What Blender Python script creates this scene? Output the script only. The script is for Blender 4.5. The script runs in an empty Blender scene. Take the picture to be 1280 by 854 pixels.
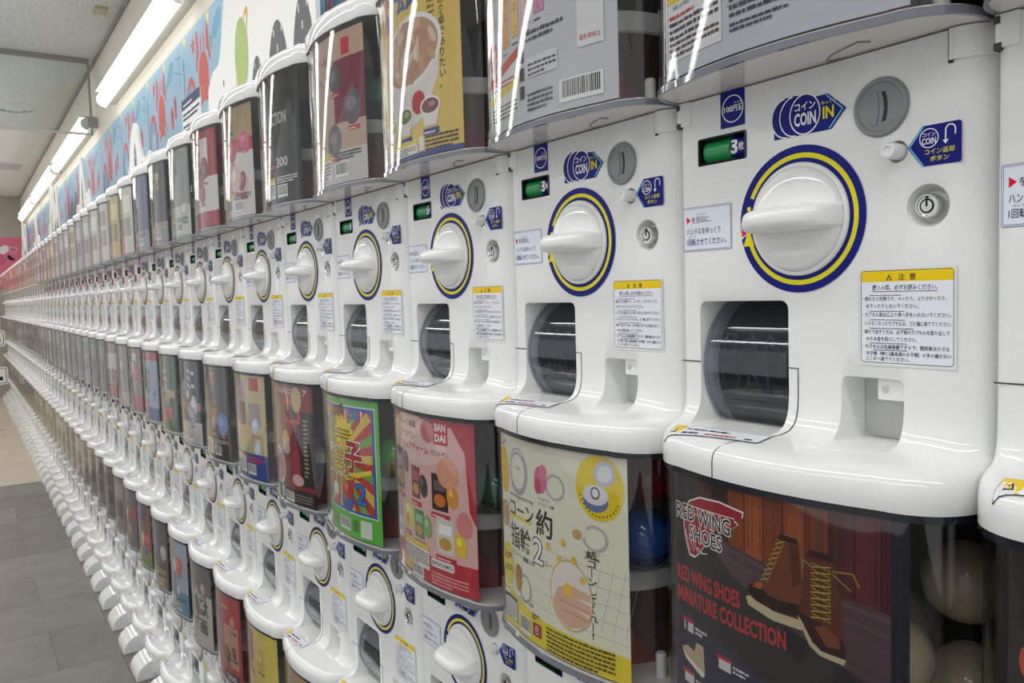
import bpy, bmesh, math, random
from mathutils import Vector, Matrix
random.seed(7)
S = bpy.context.scene
COL = S.collection
PI = math.pi

# ------------------------------------------------------------------ camera
YAW, PIT, ROLL = 0.59784, 0.06162, -0.02965
F = Vector((-math.cos(YAW)*math.cos(PIT), math.sin(YAW)*math.cos(PIT), -math.sin(PIT)))
R0 = F.cross(Vector((0, 0, 1))).normalized()
U0 = R0.cross(F)
cr, sr = math.cos(ROLL), math.sin(ROLL)
R1, U1 = cr*R0 + sr*U0, -sr*R0 + cr*U0
cam_d = bpy.data.cameras.new('camera')
cam = bpy.data.objects.new('camera', cam_d)
COL.objects.link(cam)
cam.matrix_world = Matrix(((R1.x, U1.x, -F.x, 0.4406), (R1.y, U1.y, -F.y, -0.6045), (R1.z, U1.z, -F.z, 1.470), (0, 0, 0, 1)))
cam_d.sensor_width = 36
cam_d.sensor_fit = 'HORIZONTAL'
cam_d.lens = 1010.6/1280*36
cam_d.clip_start = 0.02
S.camera = cam

# ------------------------------------------------------------------ world and exposure
w = bpy.data.worlds.new('world')
S.world = w
w.use_nodes = True
w.node_tree.nodes['Background'].inputs[0].default_value = (0.985, 0.995, 1.0, 1)
w.node_tree.nodes['Background'].inputs[1].default_value = 0.72
S.view_settings.view_transform = 'Standard'
S.view_settings.look = 'None'
S.view_settings.gamma = 1
S.view_settings.exposure = 0.0
S.view_settings.use_curve_mapping = False
S.cycles.use_denoising = True
S.cycles.max_bounces = 8
S.cycles.transparent_max_bounces = 24
S.cycles.caustics_reflective = False
S.cycles.caustics_refractive = False
LAMP = 10.0          # radiance of the ceiling lamp diffusers
WALL_LAMP = 4.5     # radiance of the wall lamp diffusers

# ------------------------------------------------------------------ constants of the place
PITCH = 0.30        # one column of machines
TIER = 0.6076       # one tier
ZDIAL = 1.525       # dial height in the top tier
KMAX = 49
CX = 0.008          # machine centre relative to its dial
WALL_Y = 0.33
CEIL = 3.27
END_X = -15.2

# ------------------------------------------------------------------ colours and materials
def lin(c):
    return tuple((v/255/12.92 if v/255 <= .04045 else ((v/255+.055)/1.055)**2.4) for v in c[:3])
def mat(name, rgb, rough=.4, metal=0, emit=0, spec=.5, bump=0, bscale=200, coat=0, var=0, vscale=40):
    m = bpy.data.materials.new(name)
    m.use_nodes = True
    nt = m.node_tree
    b = nt.nodes['Principled BSDF']
    c = lin(rgb)
    b.inputs['Base Color'].default_value = (*c, 1)
    b.inputs['Roughness'].default_value = rough
    b.inputs['Metallic'].default_value = metal
    b.inputs['Specular IOR Level'].default_value = spec
    b.inputs['Coat Weight'].default_value = coat
    b.inputs['Coat Roughness'].default_value = .05
    if emit:
        b.inputs['Emission Color'].default_value = (*c, 1)
        b.inputs['Emission Strength'].default_value = emit
    tc = nt.nodes.new('ShaderNodeTexCoord')
    if bump:
        n = nt.nodes.new('ShaderNodeTexNoise')
        n.inputs['Scale'].default_value = bscale
        bp = nt.nodes.new('ShaderNodeBump')
        bp.inputs['Strength'].default_value = bump
        bp.inputs['Distance'].default_value = .002
        nt.links.new(tc.outputs['Object'], n.inputs['Vector'])
        nt.links.new(n.outputs['Fac'], bp.inputs['Height'])
        nt.links.new(bp.outputs['Normal'], b.inputs['Normal'])
    if var:
        n = nt.nodes.new('ShaderNodeTexNoise')
        n.inputs['Scale'].default_value = vscale
        n.inputs['Detail'].default_value = 6
        r = nt.nodes.new('ShaderNodeValToRGB')
        r.color_ramp.elements[0].position = .3
        r.color_ramp.elements[1].position = .7
        r.color_ramp.elements[0].color = (*[max(0, v*(1-var)) for v in c], 1)
        r.color_ramp.elements[1].color = (*[min(1, v*(1+var)) for v in c], 1)
        nt.links.new(tc.outputs['Object'], n.inputs['Vector'])
        nt.links.new(n.outputs['Fac'], r.inputs['Fac'])
        nt.links.new(r.outputs['Color'], b.inputs['Base Color'])
    return m
def clear_mat(name, tint, rough=.03, refl=1.0, ior=1.5):
    """thin clear plastic: see-through with Fresnel gloss"""
    m = bpy.data.materials.new(name)
    m.use_nodes = True
    nt = m.node_tree
    nt.nodes.clear()
    out = nt.nodes.new('ShaderNodeOutputMaterial')
    tr = nt.nodes.new('ShaderNodeBsdfTransparent')
    tr.inputs[0].default_value = (*tint, 1)
    gl = nt.nodes.new('ShaderNodeBsdfGlossy')
    gl.inputs['Roughness'].default_value = rough
    gl.inputs['Color'].default_value = (refl, refl, refl, 1)
    lw = nt.nodes.new('ShaderNodeLayerWeight')      # Schlick reflectance, the same from both sides of the sheet
    lw.inputs['Blend'].default_value = .5
    pw = nt.nodes.new('ShaderNodeMath'); pw.operation = 'POWER'; pw.inputs[1].default_value = 5
    fr = nt.nodes.new('ShaderNodeMath'); fr.operation = 'MULTIPLY_ADD'
    f0 = ((ior-1)/(ior+1))**2
    fr.inputs[1].default_value = 1-f0; fr.inputs[2].default_value = f0
    nt.links.new(lw.outputs['Facing'], pw.inputs[0])
    nt.links.new(pw.outputs[0], fr.inputs[0])
    mx = nt.nodes.new('ShaderNodeMixShader')
    nt.links.new(fr.outputs[0], mx.inputs[0])
    nt.links.new(tr.outputs[0], mx.inputs[1])
    nt.links.new(gl.outputs[0], mx.inputs[2])
    nt.links.new(mx.outputs[0], out.inputs['Surface'])
    return m
def print_mat(name, rough=.35):
    m = bpy.data.materials.new(name)
    m.use_nodes = True
    nt = m.node_tree
    b = nt.nodes['Principled BSDF']
    a = nt.nodes.new('ShaderNodeAttribute')
    a.attribute_name = 'Col'
    nt.links.new(a.outputs['Color'], b.inputs['Base Color'])
    b.inputs['Roughness'].default_value = rough
    b.inputs['Specular IOR Level'].default_value = .22
    return m
M = dict(
    white=mat('white_plastic', (234, 235, 235), .055, spec=.55, bump=.06, bscale=14),
    seam=mat('seam_shadow_gap', (60, 58, 56), .6),
    grey=mat('grey_plastic', (138, 139, 142), .3, spec=.45),
    lgrey=mat('pale_grey_plastic', (196, 197, 197), .35),
    dark=mat('black_plastic', (12, 14, 20), .12),
    black=mat('deep_black', (6, 6, 7), .4),
    smoke=mat('smoked_plastic', (22, 25, 33), .12, coat=.3),
    emboss=mat('embossed_black', (6, 7, 12), .15),
    chrome=mat('chrome', (215, 215, 215), .12, metal=1),
    green=mat('green_drum', (38, 146, 78), .25),
    blue=mat('blue_print', (16, 36, 128), .25),
    yellow=mat('yellow_print', (243, 222, 28), .25),
    red=mat('red_plastic', (128, 22, 34), .3),
    brown=mat('brown_dispenser', (84, 66, 56), .22),
    liner=mat('dark_interior', (20, 18, 17), .5),
    rim=mat('dark_rim', (28, 30, 40), .15),
    bluerim=mat('blue_rim', (112, 115, 126), .08, coat=.6),
    tray=mat('tray_white', (226, 224, 218), .12),
    clear=clear_mat('clear_case', (.92, .92, .925), ior=1.45),
    cover=clear_mat('smoked_cover', (.78, .80, .84), ior=1.5),
    pane=clear_mat('pane_glass', (.90, .93, .92), ior=1.5),
    print=print_mat('flat_print'),
    paper=print_mat('paper_print', .5),
    embossp=print_mat('embossed_print', .12),
    lamp=mat('ceiling_lamp_diffuser', (255, 254, 250), .4, emit=LAMP),
    walllamp=mat('lamp_diffuser', (255, 252, 244), .4, emit=WALL_LAMP),
    lampgrey=mat('lamp_housing', (190, 188, 180), .4),
    wall=mat('cream_wall', (214, 209, 196), .6, bump=.1, bscale=120),
    endwall=mat('grey_end_wall', (176, 171, 160), .6),
    ceil=mat('ceiling_board', (238, 237, 231), .85, bump=.5, bscale=90, var=.25, vscale=70),
    ceiltrim=mat('ceiling_trim', (150, 149, 144), .5),
    board=mat('board_white', (232, 232, 230), .4),
)

# ------------------------------------------------------------------ mesh helpers
def mesh_obj(name, verts, faces, m, parent=None, smooth=True, angle=35, mats=None, fm=None):
    me = bpy.data.meshes.new(name)
    me.from_pydata(verts, [], faces)
    return link_mesh(name, me, m, parent, smooth, angle, mats, fm)
def link_mesh(name, me, m, parent=None, smooth=True, angle=35, mats=None, fm=None):
    for x in (mats or [m]):
        me.materials.append(x)
    if fm:
        me.polygons.foreach_set('material_index', fm)
    if smooth:
        me.polygons.foreach_set('use_smooth', [True]*len(me.polygons))
        me.set_sharp_from_angle(angle=math.radians(angle))
    me.update()
    o = bpy.data.objects.new(name, me)
    COL.objects.link(o)
    if parent:
        o.parent = parent
    return o
def empty(name, loc=(0, 0, 0)):
    o = bpy.data.objects.new(name, None)
    o.empty_display_size = .05
    o.location = loc
    COL.objects.link(o)
    return o
def tag(o, label, cat, group=None, kind=None):
    if label: o['label'] = label
    if cat: o['category'] = cat
    if group: o['group'] = group
    if kind: o['kind'] = kind
    return o
class G:
    """collects geometry of one part"""
    def __init__(s): s.v = []; s.f = []
    def add(s, v, f):
        n = len(s.v)
        s.v += [tuple(p) for p in v]
        s.f += [tuple(i+n for i in q) for q in f]
        return s
    def box(s, x0, x1, y0, y1, z0, z1):
        return s.add([(x0,y0,z0),(x1,y0,z0),(x1,y1,z0),(x0,y1,z0),(x0,y0,z1),(x1,y0,z1),(x1,y1,z1),(x0,y1,z1)],
                     [(3,2,1,0),(4,5,6,7),(0,1,5,4),(1,2,6,5),(2,3,7,6),(3,0,4,7)])
    def lathe(s, prof, axis='y', n=32, c=(0,0,0), a0=0, a1=2*PI):
        """prof: (radius, height along axis); axis y: height goes along -y (towards the aisle)"""
        full = abs(a1-a0-2*PI) < 1e-6
        m = n if full else n+1
        v = []
        for r, h in prof:
            for i in range(m):
                a = a0+(a1-a0)*i/n
                if axis == 'y': v.append((c[0]+r*math.cos(a), c[1]-h, c[2]+r*math.sin(a)))
                elif axis == 'z': v.append((c[0]+r*math.cos(a), c[1]+r*math.sin(a), c[2]+h))
                else: v.append((c[0]+h, c[1]+r*math.cos(a), c[2]+r*math.sin(a)))
        f = []
        for j in range(len(prof)-1):
            for i in range(n):
                a, b = j*m+i, j*m+(i+1) % m
                f.append((a, b, b+m, a+m))
        if full:
            if prof[0][0] > 1e-5: f.append(tuple(range(m))[::-1])
            if prof[-1][0] > 1e-5: f.append(tuple((len(prof)-1)*m+i for i in range(m)))
        return s.add(v, f)
    def tube(s, pts, r, n=6):
        pts = [Vector(p) for p in pts]
        v = []
        for i, p in enumerate(pts):
            d = (pts[min(i+1, len(pts)-1)]-pts[max(i-1, 0)]).normalized()
            u = d.cross(Vector((.3, .9, .2))).normalized()
            w_ = d.cross(u)
            for k in range(n):
                a = 2*PI*k/n
                v.append(p+u*(r*math.cos(a))+w_*(r*math.sin(a)))
        f = []
        for i in range(len(pts)-1):
            for k in range(n):
                a, b = i*n+k, i*n+(k+1) % n
                f.append((a, b, b+n, a+n))
        f.append(tuple(range(n))[::-1]); f.append(tuple((len(pts)-1)*n+k for k in range(n)))
        return s.add(v, f)
    def prism(s, poly, z0, z1, plane='xz'):
        """poly in the plane, extruded along the third axis from z0 to z1"""
        n = len(poly)
        def P(a, b, c): return (a, c, b) if plane == 'xz' else ((c, a, b) if plane == 'yz' else (a, b, c))
        v = [P(a, b, z0) for a, b in poly]+[P(a, b, z1) for a, b in poly]
        f = [tuple(range(n)), tuple(range(2*n-1, n-1, -1))]+[(i, (i+1) % n+0, (i+1) % n+n, i+n)[::-1] for i in range(n)]
        return s.add(v, f)
    def obj(s, name, m, parent=None, **k):
        o = mesh_obj(name, s.v, s.f, M[m] if isinstance(m, str) else m, parent, **k)
        bm = bmesh.new(); bm.from_mesh(o.data)
        bmesh.ops.recalc_face_normals(bm, faces=bm.faces)
        bm.to_mesh(o.data); bm.free()
        return o
def rrect(x0, x1, z0, z1, r, n=4):
    p = []
    for cx, cz, a in ((x1-r, z1-r, 0), (x0+r, z1-r, 90), (x0+r, z0+r, 180), (x1-r, z0+r, 270)):
        for i in range(n+1):
            t = math.radians(a+90*i/n)
            p.append((cx+r*math.cos(t), cz+r*math.sin(t)))
    return p

# ------------------------------------------------------------------ lettering and flat print
_tc = {}
def glyphs(t, bold=0, res=2):
    key = (t, bold, res)
    if key not in _tc:
        c = bpy.data.curves.new('t', 'FONT')
        c.body = t
        c.resolution_u = res
        c.offset = bold
        c.align_x = 'CENTER' if '\n' in t else 'LEFT'
        o = bpy.data.objects.new('t', c)
        COL.objects.link(o)
        dg = bpy.context.evaluated_depsgraph_get()
        me = bpy.data.meshes.new_from_object(o.evaluated_get(dg))
        v = [(p.co.x, p.co.y) for p in me.vertices]
        f = [tuple(q.vertices) for q in me.polygons]
        bpy.data.meshes.remove(me)
        bpy.data.objects.remove(o)
        bpy.data.curves.remove(c)
        if not v: v = [(0, 0), (1, 0), (1, 1)]
        x0 = min(a for a, b in v); x1 = max(a for a, b in v); y0 = min(b for a, b in v); y1 = max(b for a, b in v)
        _tc[key] = ([(a-x0, b-y0) for a, b in v], f, max(1e-6, x1-x0), max(1e-6, y1-y0))
    return _tc[key]
class Print:
    """flat artwork: coloured layers in (x, y); every later piece lies a hair above the earlier ones"""
    def __init__(s): s.v = []; s.f = []; s.c = []; s.lv = 0; s.id = 0; s.tab = {}
    def poly(s, pts, col, same=False):
        if not same: s.lv += 1
        n = len(s.v)
        s.v += [(a, b, s.lv) for a, b in pts]
        s.c += [col]*len(pts)
        s.f.append(tuple(range(n, n+len(pts))))
        return s
    def rect(s, x, y, w_, h, col, same=False): return s.poly([(x, y), (x+w_, y), (x+w_, y+h), (x, y+h)], col, same)
    def rr(s, x, y, w_, h, r, col): return s.poly(rrect(x, x+w_, y, y+h, r, 3), col)
    def ell(s, cx, cy, rx, ry, col, rot=0, n=20, same=False):
        c, q = math.cos(rot), math.sin(rot)
        return s.poly([(cx+rx*math.cos(2*PI*i/n)*c-ry*math.sin(2*PI*i/n)*q, cy+rx*math.cos(2*PI*i/n)*q+ry*math.sin(2*PI*i/n)*c) for i in range(n)], col, same)
    def arc(s, cx, cy, r0, r1, a0, a1, col, n=36, ky=1, rot=0):
        s.lv += 1
        b = len(s.v)
        c, q = math.cos(rot), math.sin(rot)
        for i in range(n+1):
            a = math.radians(a0+(a1-a0)*i/n)
            for r in (r0, r1):
                x, y = r*math.cos(a), r*math.sin(a)*ky
                s.v.append((cx+x*c-y*q, cy+x*q+y*c, s.lv)); s.c.append(col)
        for i in range(n):
            s.f.append((b+2*i, b+2*i+1, b+2*i+3, b+2*i+2))
        return s
    def line(s, x0, y0, x1, y1, t, col, same=False):
        d = math.hypot(x1-x0, y1-y0) or 1
        a, b = -(y1-y0)/d*t/2, (x1-x0)/d*t/2
        return s.poly([(x0-a, y0-b), (x1-a, y1-b), (x1+a, y1+b), (x0+a, y0+b)], col, same)
    def text(s, t, x, y, w_, h, col, bold=0, rot=0, res=2):
        v, f, tw, th = glyphs(t, bold, res)
        s.lv += 1
        n = len(s.v)
        c, q = math.cos(rot), math.sin(rot)
        for a, b in v:
            a, b = a/tw*w_, b/th*h
            s.v.append((x+a*c-b*q, y+a*q+b*c, s.lv)); s.c.append(col)
        s.f += [tuple(i+n for i in p) for p in f]
        return s
    def vtext(s, t, x, y, w_, step, col, bold=0):
        t = '\n'.join(t.replace('ー', '｜').replace('～', '｜'))
        return s.text(t, x, y-step*(t.count('\n')+1), w_, step*(t.count('\n')+1), col, bold)
    def outline_text(s, t, x, y, w_, h, col, edge, e):
        for dx, dy in ((-e, 0), (e, 0), (0, -e), (0, e), (-e, -e), (e, e), (e, -e), (-e, e)):
            s.text(t, x+dx, y+dy, w_, h, edge, .01); 
        return s.text(t, x, y, w_, h, col, .01)
    def greek(s, x, y, w_, h, n, col, seed=1, dense=.75):
        """lines of print too small to read"""
        rnd = random.Random(seed)
        s.lv += 1
        for i in range(n):
            yy = y+h-(i+1)*h/n
            end = x+w_*(1 if i < n-1 else rnd.uniform(.5, .9))
            a = x
            while a < end-1e-5:
                b = min(end, a+rnd.uniform(.25, 1.1)*h/n*1.6)
                k = len(s.v)
                t = h/n*.58*rnd.uniform(.75, 1)
                s.v += [(a, yy, s.lv), (b, yy, s.lv), (b, yy+t, s.lv), (a, yy+t, s.lv)]
                s.c += [col]*4
                s.f.append((k, k+1, k+2, k+3))
                a = b+h/n*.25*rnd.uniform(.5, 1.3)
        return s
    def barcode(s, x, y, w_, h, seed=3):
        s.rect(x, y, w_, h, (245, 245, 245))
        rnd = random.Random(seed)
        s.lv += 1
        a = x+w_*.06
        while a < x+w_*.93:
            b = a+w_*rnd.choice((.012, .02, .03))
            k = len(s.v)
            s.v += [(a, y+h*.2, s.lv), (b, y+h*.2, s.lv), (b, y+h*.93, s.lv), (a, y+h*.93, s.lv)]
            s.c += [(20, 20, 20)]*4
            s.f.append((k, k+1, k+2, k+3))
            a = b+w_*rnd.choice((.012, .02))
        return s
    def build(s, name, fn, parent=None, thick=.0003, m='print', cuts=None, fine=.012):
        """fn(x, y, lift) -> 3-D point"""
        bm = bmesh.new()
        lay = bm.faces.layers.float_color.new('Col')
        # the height of a vertex carries its colour and layer through the cutting
        ids = {}
        for c, p_ in zip(s.c, s.v): ids.setdefault((c, p_[2]), len(ids))
        tab = {i: k_ for k_, i in ids.items()}
        step = thick/max(1, s.lv)
        vs = [bm.verts.new((a, b, ids[(c, l)])) for (a, b, l), c in zip(s.v, s.c)]
        for f in s.f:
            try: bm.faces.new([vs[i] for i in f])
            except ValueError: pass
        if cuts:
            for ax, pos in cuts:
                no = (1, 0, 0) if ax == 0 else (0, 1, 0)
                fs = [f for f in bm.faces if min(v.co[ax] for v in f.verts) < pos-1e-4 and max(v.co[ax] for v in f.verts) > pos+1e-4
                      and max(v.co[ax] for v in f.verts)-min(v.co[ax] for v in f.verts) > fine]
                if not fs: continue
                es = list({e for f in fs for e in f.edges}); ws = list({v for f in fs for v in f.verts})
                bmesh.ops.bisect_plane(bm, geom=fs+es+ws, plane_co=(pos, 0, 0) if ax == 0 else (0, pos, 0), plane_no=no)
        for f in bm.faces:
            f[lay] = (*lin(tab[round(f.verts[0].co.z)][0]), 1)
        for v in bm.verts:
            v.co = fn(v.co.x, v.co.y, tab[round(v.co.z)][1]*step)
        me = bpy.data.meshes.new(name)
        bm.to_mesh(me); bm.free()
        return link_mesh(name, me, M[m], parent, smooth=False)
def on_face(x, z, l): return Vector((x, -.0004-l, z))

# ------------------------------------------------------------------ outlines of a machine (plan view)
XL, XR = CX-.1492, CX+.1492
def outline(xl, xr, rl, rr_, y0, b, yb, ns=4, nc=8, nf=22):
    c = (xl+xr)/2
    hl, hr = xl+rl, xr-rr_
    p = []
    for i in range(ns): p.append((xl, yb+(y0+rl-yb)*i/ns))
    for i in range(nc):
        a = PI+PI/2*i/nc
        p.append((xl+rl+rl*math.cos(a), y0+rl+rl*math.sin(a)))
    for i in range(nf+1):
        x = hl+(hr-hl)*i/nf
        t = (i/nf-.5)*2
        p.append((x, y0-b*(1-t*t)))
    for i in range(1, nc+1):
        a = -PI/2+PI/2*i/nc
        p.append((xr-rr_+rr_*math.cos(a), y0+rr_+rr_*math.sin(a)))
    for i in range(1, ns+1): p.append((xr, y0+rr_+(yb-y0-rr_)*i/ns))
    return p
def lip(d=0, yb=.30): return outline(XL+d, XR-d, .05-d, .05-d, -.058+d, .014, yb)
PAN = outline(XL+.001, XR-.001, .009, .028, 0, 0, .30)
LIP = lip()
def lip_mix(w_): return [((1-w_)*a[0]+w_*b[0], (1-w_)*a[1]+w_*b[1]) for a, b in zip(PAN, LIP)]
def loft(rows, g):
    n = len(rows[0][1])
    v = [(x, y, z) for z, o in rows for x, y in o]
    f = []
    for j in range(len(rows)-1):
        for i in range(n):
            a, b = j*n+i, j*n+(i+1) % n
            f.append((a, b, b+n, a+n))
    f.append(tuple(range(n))); f.append(tuple((len(rows)-1)*n+i for i in range(n))[::-1])
    return g.add(v, f)
# arc-length position along the case front, for the posters
def arc_path(d):
    p = [q for q in lip(d, .02)]
    L = [0]
    for a, b in zip(p, p[1:]): L.append(L[-1]+math.dist(a, b))
    def at(s):
        s = max(0, min(L[-1]-1e-6, s))
        i = max(0, min(len(p)-2, next(k for k in range(len(L)-1) if L[k+1] > s)))
        t = (s-L[i])/(L[i+1]-L[i])
        x = p[i][0]+(p[i+1][0]-p[i][0])*t; y = p[i][1]+(p[i+1][1]-p[i][1])*t
        dx, dy = p[i+1][0]-p[i][0], p[i+1][1]-p[i][1]
        n = math.hypot(dx, dy)
        return x, y, dy/n, -dx/n       # outward normal
    return at, L
AT, ALEN = arc_path(.0065)
POSTER_CUTS = [(0, (a-.080)/.902) for a in ALEN if .0805 < a < .080+.262*.902-.0005]
# lip surface height for things lying on the sloping lip
PROFILE = [(.125, 0), (.09, 0), (.04, 0), (0, 0), (-.05, 0), (-.10, 0), (-.15, 0), (-.158, .003), (-.166, .016), (-.1725, .040), (-.1775, .075), (-.1815, .125), (-.1848, .19), (-.187, .27),
           (-.1885, .37), (-.190, .50), (-.1915, .63), (-.1932, .75), (-.1952, .845), (-.1978, .915), (-.2010, .962), (-.2045, .988), (-.208, 1), (-.223, 1)]

# ------------------------------------------------------------------ machine parts (prototype)
class Proto: pass
P0 = {}
def part(name, o, parent=None, lod=2, tiers=(0, 1, 2)):
    """register a part; lod: 0 only near, 1 near+middle, 2 all"""
    P0[name] = dict(o=o, parent=parent, lod=lod, tiers=tiers)
    return o
def boolean(me_obj, cutters):
    for c in cutters:
        md = me_obj.modifiers.new('b', 'BOOLEAN')
        md.operation = 'DIFFERENCE'
        md.object = c
        md.solver = 'EXACT'
    bv = me_obj.modifiers.new('bevel', 'BEVEL')
    bv.width = .0016; bv.segments = 2; bv.limit_method = 'ANGLE'; bv.angle_limit = math.radians(50)
    dg = bpy.context.evaluated_depsgraph_get()
    dg.update()
    me = bpy.data.meshes.new_from_object(me_obj.evaluated_get(dg))
    for c in cutters: bpy.data.objects.remove(c)
    bpy.data.objects.remove(me_obj)
    return me
g = G()
loft([(z, lip_mix(w_)) for z, w_ in PROFILE], g)
raw = g.obj('raw', 'white')
cut = []
cut.append(G().prism(rrect(-.115, -.012, -.1892, -.070, .008), -.3, .150).obj('c', 'white'))
cut.append(G().prism(rrect(.040, .094, -.1873, -.133, .006), -.3, .036).obj('c', 'white'))
cut.append(G().prism(rrect(-.114, -.056, .0615, .0865, .002), -.1, .030).obj('c', 'white'))
cut.append(G().lathe([(.0232, -.007), (.0232, .05)], c=(.0755, 0, .0805)).obj('c', 'white'))
cut.append(G().lathe([(.0115, -.010), (.0165, .0), (.018, .002), (.018, .05)], c=(.1125, 0, 0)).obj('c', 'white'))
cut.append(G().lathe([(.0085, -.012), (.0085, .05)], c=(.0885, 0, .044)).obj('c', 'white'))
body_me = boolean(raw, cut)
part('body', link_mesh('body', body_me, M['white'], angle=28))
# thin rib on the right-hand side, corner clip and hinge
part('side_rib', G().box(XR-.008, XR+.0002, .030, .29, -.16, .10).obj('side_rib', 'white'), lod=1)
co = outline(.130, XR+.0006, .002, .029, -.0018, 0, .10)
g = G(); loft([(.103, co), (.1255, co)], g)
part('corner_clip', g.obj('corner_clip', 'white'), lod=1)
part('clip_gap', G().box(.1278, .1302, -.0010, .005, .1012, .1256).box(.1278, XR-.026, -.0010, .005, .1012, .1030).obj('clip_gap', 'seam'), lod=0)
g = G().prism([(-.1395, .103), (-.124, .103), (-.124, .1255), (-.1395, .1255)], -.0015, .02)
part('hinge', g.obj('hinge', 'white'), lod=0)
part('hinge_gap', G().box(-.1405, -.1355, -.0022, .01, .1015, .1065).box(-.1405, -.1365, -.0022, .01, .1195, .1245).obj('hinge_gap', 'seam'), lod=0)
# seams of the chute door
def lip_y(x, z):
    """front surface y at height z (interpolated between outlines)"""
    w_ = 1
    for (z0, w0), (z1, w1) in zip(PROFILE, PROFILE[1:]):
        if z1 <= z <= z0:
            w_ = w0+(w1-w0)*(z0-z)/(z0-z1); break
    o = lip_mix(w_)
    best = None
    for a, b in zip(o[4:-5], o[5:-4]):
        if a[0] <= x <= b[0]:
            best = a[1]+(b[1]-a[1])*(x-a[0])/(b[0]-a[0]); break
    return best if best is not None else 0
def on_lip(x, t):
    """t: 0 top of the slope .. 1 front edge -> point on the slope"""
    z0, z1 = -.172, -.203
    z = z0+(z1-z0)*t
    return Vector((x, lip_y(x, z), z))
def lip_surface(x, y):
    lo, hi = -.223, -.145
    for _ in range(24):
        m_ = (lo+hi)/2
        if lip_y(x, m_) > y: hi = m_      # surface behind y there: go down
        else: lo = m_
    return (lo+hi)/2
sm = [(-.0125, -.0002, -.1297), (-.0022, -.0002, -.1297)]
sm += [(-.0022, lip_y(-.0022, z)-.0001, z) for z in (-.14, -.15, -.158, -.165, -.172, -.178)]
for x, y in ((-.003, -.012), (-.007, -.020), (-.013, -.028), (-.021, -.036), (-.029, -.045), (-.036, -.054), (-.0395, -.062)):
    sm.append((x, y, lip_surface(x, y)))
sm += [(-.041, lip_y(-.041, z)-.0002, z) for z in (-.2005, -.204, -.209, -.216, -.2225)]
part('seam', G().tube(sm, .00055, 5).obj('seam', 'seam'), lod=0)
g = G().tube([(-.1395, -.0002, -.1297), (-.1150, -.0002, -.1297)], .0006, 5)
part('short_seam', g.obj('seam', 'seam'), lod=0)
# chute drum
DC = (.073, -.134); DR = .0722
g = G().lathe([(.02, -.098), (DR-.006, -.098), (DR-.0042, -.097), (DR-.0042, -.0165), (.02, -.0165)], axis='x', n=44, c=(0, *DC))
part('chute_drum', g.obj('chute_drum', 'smoke'))
g = G().lathe([(DR-.0030, -.1125), (DR, -.1125), (DR, -.1105), (DR-.0012, -.1100), (DR-.0012, -.0165), (DR-.0018, -.0165), (DR-.0018, -.1095), (DR-.0030, -.1095), (DR-.0030, -.1125)], axis='x', n=44, c=(0, *DC), a0=math.radians(110), a1=math.radians(250))
part('drum_cover', g.obj('drum_cover', 'cover'), lod=1)
pr = Print()
pr.text('BAN', -.093, .011, .074, .026, (66, 70, 80), .0).text('DAI', -.093, -.024, .056, .026, (66, 70, 80), .0)
def on_drum(x, s, l):
    a = PI-s/DR
    r = DR-.0040+l*1.5
    return Vector((x, DC[0]+r*math.cos(a), DC[1]+r*math.sin(a)))
part('drum_lettering', pr.build('drum_lettering', lambda x, s, l: on_drum(x, s, l), cuts=[(1, y) for y in (-.025, -.018, -.011, -.004, .003, .010, .017, .024, .031)], m='embossp'), 'chute_drum', lod=0)
def drum_band(s, r, x0, x1): return [(x0, DC[0]+r*math.cos(PI-s/DR), DC[1]+r*math.sin(PI-s/DR)), (x1, DC[0]+r*math.cos(PI-s/DR), DC[1]+r*math.sin(PI-s/DR))]
g = G()                      # lower flap with its finger notch
v = []; f = []
nx = 24
xs = [-.097+(.097-.0165)*i/nx for i in range(nx+1)]
for x in xs:
    dn = max(0, 1-((x+.056)/.012)**2)
    lowz = -.1886+.011*math.sqrt(dn)
    for s_ in range(4):
        z = -.166+(lowz+.166)*s_/3
        v.append((x, DC[0]-math.sqrt(max(.0004, (DR-.0030)**2-(z-DC[1])**2))-.0004*s_, z))
for i in range(nx):
    for j in range(3):
        a = i*4+j
        f.append((a, a+1, a+5, a+4))
g.add(v, f)
part('drum_flap', g.obj('drum_flap', 'dark', angle=60), lod=0)
# coin return
part('coin_return_back', G().box(.0405, .0935, .0335, .0358, -.1868, -.1335).obj('coin_return_back', 'lgrey'), lod=1)
g = G().prism(rrect(.070, .0935, -.1505, -.1335, .001), .004, .033)
part('coin_return_flap', g.obj('coin_return_flap', 'white'), lod=1)
part('flap_screw', G().lathe([(.0028, 0), (.0028, .001), (.0015, .0012)], c=(.0765, .0038, -.1415), n=14).obj('flap_screw', 'lgrey'), 'coin_return_flap', lod=0)
# dial ring and dial
pr = Print()
NAVY = (3, 18, 122); YEL = (236, 224, 24); WH = (244, 244, 246)
pr.arc(0, 0, .046, .0632, 0, 360, NAVY, 64)
part('dial_ring', pr.build('dial_ring', on_face))
pr = Print()
pr.arc(0, 0, .0524, .0566, 193, 515, YEL, 80)
pr.poly([(-.0600, -.020), (-.0475, -.0195), (-.0525, -.0065), (-.0555, -.0085)], YEL)
pr.ell(-.0530, .0140, .0022, .0022, YEL).ell(-.0544, .0070, .0022, .0022, YEL)
ring_yellow = pr.build('ring_arrow', lambda x, z, l: on_face(x, z, l+.0003))
part('ring_arrow', ring_yellow, 'dial_ring')
pr = Print().poly([(-.0622, .0025), (-.0500, -.0052), (-.0622, -.0135)], WH).poly([(-.0614, .0005), (-.0512, -.0052), (-.0614, -.0115)], (214, 24, 44))
part('ring_pointer', pr.build('ring_pointer', lambda x, z, l: on_face(x, z, l+.0003)), 'dial_ring', lod=0)
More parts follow.
